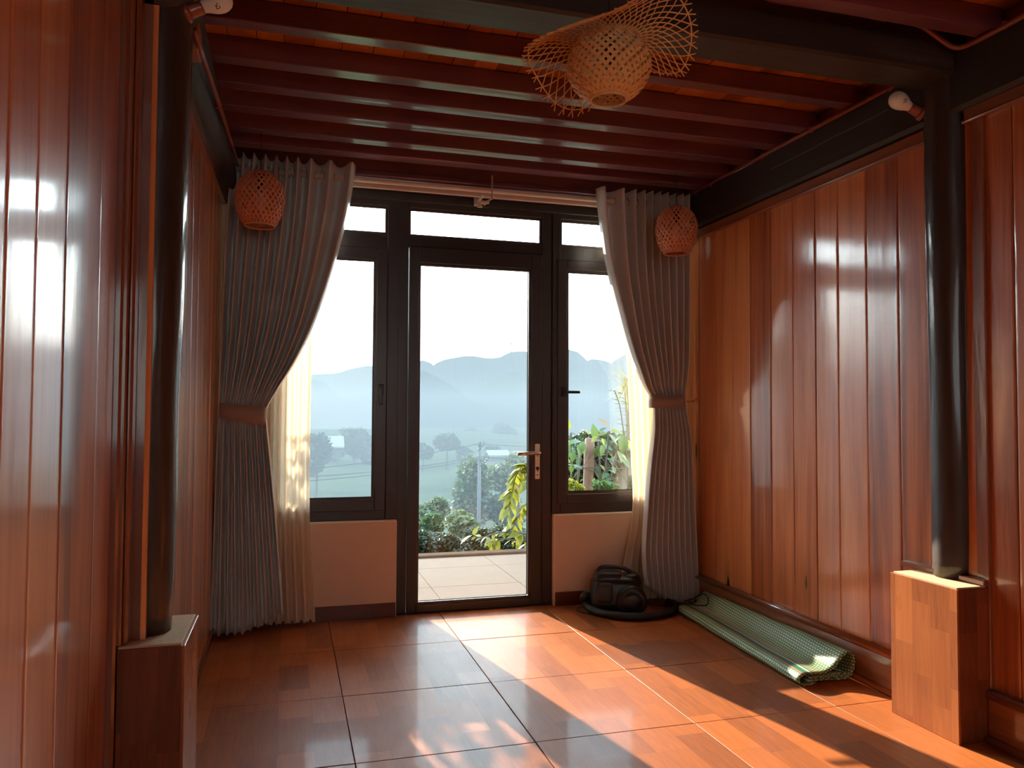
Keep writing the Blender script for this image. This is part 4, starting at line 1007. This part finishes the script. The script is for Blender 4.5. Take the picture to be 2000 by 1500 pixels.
gt = thing('grass_tuft', (at(858, 1084, 6.4).x, 6.4, gz(1, 6.4)), 'bright grass tuft on the terrace kerb', 'grass')
g0 = at(858, 1086, 6.4)
for i in range(16):
    a = random.uniform(0, 2*PI); leaf(gt, 'spike', (g0.x+random.uniform(-.05, .05), 6.4+random.uniform(-.05, .05), g0.z-.05), (math.cos(a)*.7, math.sin(a)*.5, random.uniform(.5, 1.1)), s=random.uniform(.25, .42))
# garden corner behind the right window
YG = 7.0
q = at(1150, 945, YG)
o = log([(at(1150, 945, YG).x+.01*math.sin(i), YG, gz(q.x, YG)-.05+(at(1150, 856, YG).z-gz(q.x, YG)+.05)*i/8) for i in range(9)], [.062, .055, .052, .05, .05, .048, .05, .055, .045], 12, amp=.08, fr=9).build('wooden_post', 'post', smooth=True)
tag(o, 'short brown wooden post among the plants behind the right window', 'post')
tr = [at(1200, 985, 7.2), at(1216, 930, 7.2), at(1229, 880, 7.2), at(1232, 820, 7.2), at(1228, 770, 7.2), at(1224, 735, 7.2)]
tk = thing('garden_tree', (tr[0].x, 7.2, gz(2, 7.2)), 'grey forked tree trunk with a spiky epiphyte behind the right sheer', 'tree')
log(bend([(tr[0].x, 7.2, gz(2, 7.2)-.1)]+tr, 5), [.095-.002*i for i in range(31)], 14, amp=.08, fr=6).build('trunk', 'bark', tk, smooth=True)
log(bend([at(1218, 930, 7.2), at(1240, 905, 7.25), at(1275, 880, 7.3), at(1300, 840, 7.3)], 5), [.055-.002*i for i in range(16)], 12, amp=.08, fr=6).build('trunk_fork', 'bark', tk, smooth=True)
log(bend([at(1236, 800, 7.2), at(1245, 760, 7.2), at(1270, 700, 7.2), at(1290, 640, 7.2)], 5), [.05-.002*i for i in range(16)], 12, amp=.08, fr=6).build('trunk_fork', 'bark', tk, smooth=True)
sp = at(1222, 756, 7.1)
for i in range(30):
    a = random.uniform(-.4, PI+.4); leaf(tk, 'spike', sp+Vector((random.uniform(-.04, .05), random.uniform(-.06, .06), random.uniform(-.07, .07))), (-math.sin(a)*.9-.1, random.uniform(-.5, .5), math.cos(a)), s=random.uniform(.5, .95))
sap = thing('sapling', (at(1208, 860, 6.9).x, 6.9, gz(2, 6.9)), 'thin sapling with small green leaves before the grey trunk', 'shrub')
S = bend([at(1226, 900, 6.9), at(1216, 830, 6.9), at(1210, 790, 6.9), at(1200, 762, 6.9)], 5)
S = [Vector((S[0].x, 6.9, gz(2, 6.9)))]+S
MB().tube(S, .006, 5).build('stem', 'twig', sap)
for i in range(3, len(S)-1):
    for sd in (-1, 1): leaf(sap, 'small', S[i], (sd, random.uniform(-.3, .3), random.uniform(-.2, .5)), s=random.uniform(.9, 1.5))
bp = thing('broadleaf_plant', (at(1170, 950, 6.8).x, 6.8, gz(2, 6.8)), 'broad-leaved plant with one withered orange leaf by the wooden post', 'plant')
for i, (px, py, kind, d, s, Y) in enumerate(((1194, 838, 'orange', (-.75, -.2, .62), 1.0, 6.75), (1192, 842, 'big', (1.0, -.1, .05), .95, 6.8), (1188, 848, 'bigg', (.75, -.2, -.55), .9, 6.7), (1186, 846, 'big', (-1, -.2, .0), .75, 6.8),
        (1135, 862, 'bigg', (-.8, -.3, .1), .95, 6.7), (1140, 862, 'bigg', (-.35, -.3, -.75), .8, 6.6), (1112, 838, 'big', (-.2, -.2, .9), .6, 6.7), (1128, 868, 'bigg', (.2, -.4, -.8), .75, 6.6),
        (1165, 852, 'big', (-.6, -.3, -.4), .55, 6.7), (1175, 856, 'yel', (.3, -.4, -.7), .5, 6.7), (1205, 880, 'bigg', (.5, -.3, -.8), .8, 6.7), (1210, 886, 'big', (.8, -.2, -.4), .7, 6.75),
        (1120, 880, 'green', (-.2, -.3, -1), 1.1, 6.6), (1112, 872, 'green', (-.5, -.3, -.8), 1.0, 6.6), (1160, 862, 'big', (.4, -.3, .2), .5, 6.7), (1178, 868, 'bigg', (-.2, -.3, -.9), .7, 6.7), (1200, 862, 'bigg', (.2, -.2, .4), .6, 6.85),
        (1150, 850, 'big', (-.3, -.2, .6), .45, 6.8), (1170, 845, 'bigg', (.4, -.2, .5), .55, 6.8), (1225, 858, 'big', (.3, -.2, -.7), .7, 6.8), (1118, 905, 'green', (-.2, -.2, -.9), .9, 6.65))):
    leaf(bp, 'big' if kind == 'yel' else kind, at(px, py, Y), d, (random.uniform(-.3, .3), -.5, 1), s*(.72 if kind != 'orange' else .85))
for i in range(90):
    px_, py_ = random.uniform(1106, 1228), random.uniform(848, 940); Y = random.uniform(6.65, 7.35)
    if 1140 < px_ < 1166 and Y < 7.0: Y = 7.2
    leaf(bp, random.choice(('green', 'bigg', 'green', 'small', 'ysmall', 'yellow', 'green', 'small')), at(px_, py_, Y), (random.gauss(0, .6), random.uniform(-.6, .1), random.gauss(-.45, .5)), (random.uniform(-.3, .3), -.5, 1), random.uniform(.5, .85))
for i in range(10):
    a_, b_ = at(random.uniform(1105, 1230), random.uniform(880, 945), 6.9), at(random.uniform(1105, 1230), random.uniform(860, 945), 7.0); MB().tube([a_, b_], .004, 5).build('twig', 'twig', bp)
for (a, b) in (((1190, 842), (1180, 950)), ((1138, 862), (1128, 950)), ((1205, 884), (1190, 950)), ((1115, 845), (1116, 950)), ((1170, 850), (1172, 950))):
    p0, p1 = at(a[0], a[1], 6.78), at(b[0], b[1], 6.8); MB().tube(bend([(p1.x, 6.8, gz(2, 6.8)), p1, p0], 5), .009, 6).build('stem', 'twig', bp)
tree('dark_shrub', 1175, 915, 7.6, 200, 130, 'leaf_dark', 'dense dark twiggy shrub behind the wooden post', 9000, .085, 20, cat='bush')
tree('low_shrub', 1120, 952, 6.6, 44, 30, 'leaf_yellow', 'small bright yellow green shrub at the window sill', 260, .05, 6, cat='bush', trunk=False)
tree('low_shrub', 1185, 952, 6.65, 70, 24, 'leaf_green', 'low green ground plants at the foot of the post', 380, .05, 6, cat='bush', trunk=False)
tree('terrace_shrub', 478, 690, 6.9, 215, 280, 'leaf_green', 'loose leafy shrub outside behind the left grey curtain', 420, .075, 9, cat='bush', hollow=.1)
tree('garden_bush', 1300, 930, 8.2, 200, 160, 'leaf_mid', 'green garden bush hidden behind the right curtain', 1600, .10, 10, cat='bush')

# ------------------------------------------------------------------ morning mist: a real volume lying in the valley
def mist(name, x0, x1, y0, y1, z0, z1, dens, col, absorb, label, g=-.2):
    o = box(x0, x1, y0, y1, z0, z1).build(name, None)
    m = bpy.data.materials.new(name); m.use_nodes = True; n = m.node_tree.nodes; l = m.node_tree.links; n.remove(n['Principled BSDF'])
    v = n.new('ShaderNodeVolumeScatter'); v.inputs['Density'].default_value = dens; v.inputs['Color'].default_value = (*col, 1); v.inputs['Anisotropy'].default_value = g
    a = n.new('ShaderNodeVolumeAbsorption'); a.inputs['Density'].default_value = absorb; a.inputs['Color'].default_value = (0, 0, 0, 1)
    ad = n.new('ShaderNodeAddShader'); l.new(v.outputs[0], ad.inputs[0]); l.new(a.outputs[0], ad.inputs[1]); l.new(ad.outputs[0], n['Material Output'].inputs['Volume'])
    m.cycles.homogeneous_volume = True if hasattr(m.cycles, 'homogeneous_volume') else None
    o.data.materials.append(m); o['kind'] = 'stuff'
    tag(o, label, 'mist'); return o
mist('valley_mist', -220, 320, 10, 140, -14, 4, .0022, (.88, .95, .97), .0112, 'pale blue morning mist lying over the near valley')
mist('mountain_haze', -420, 520, 141, 640, -14, 36, .00064, (.88, .94, .96), .0038, 'pale blue haze before the far hills')
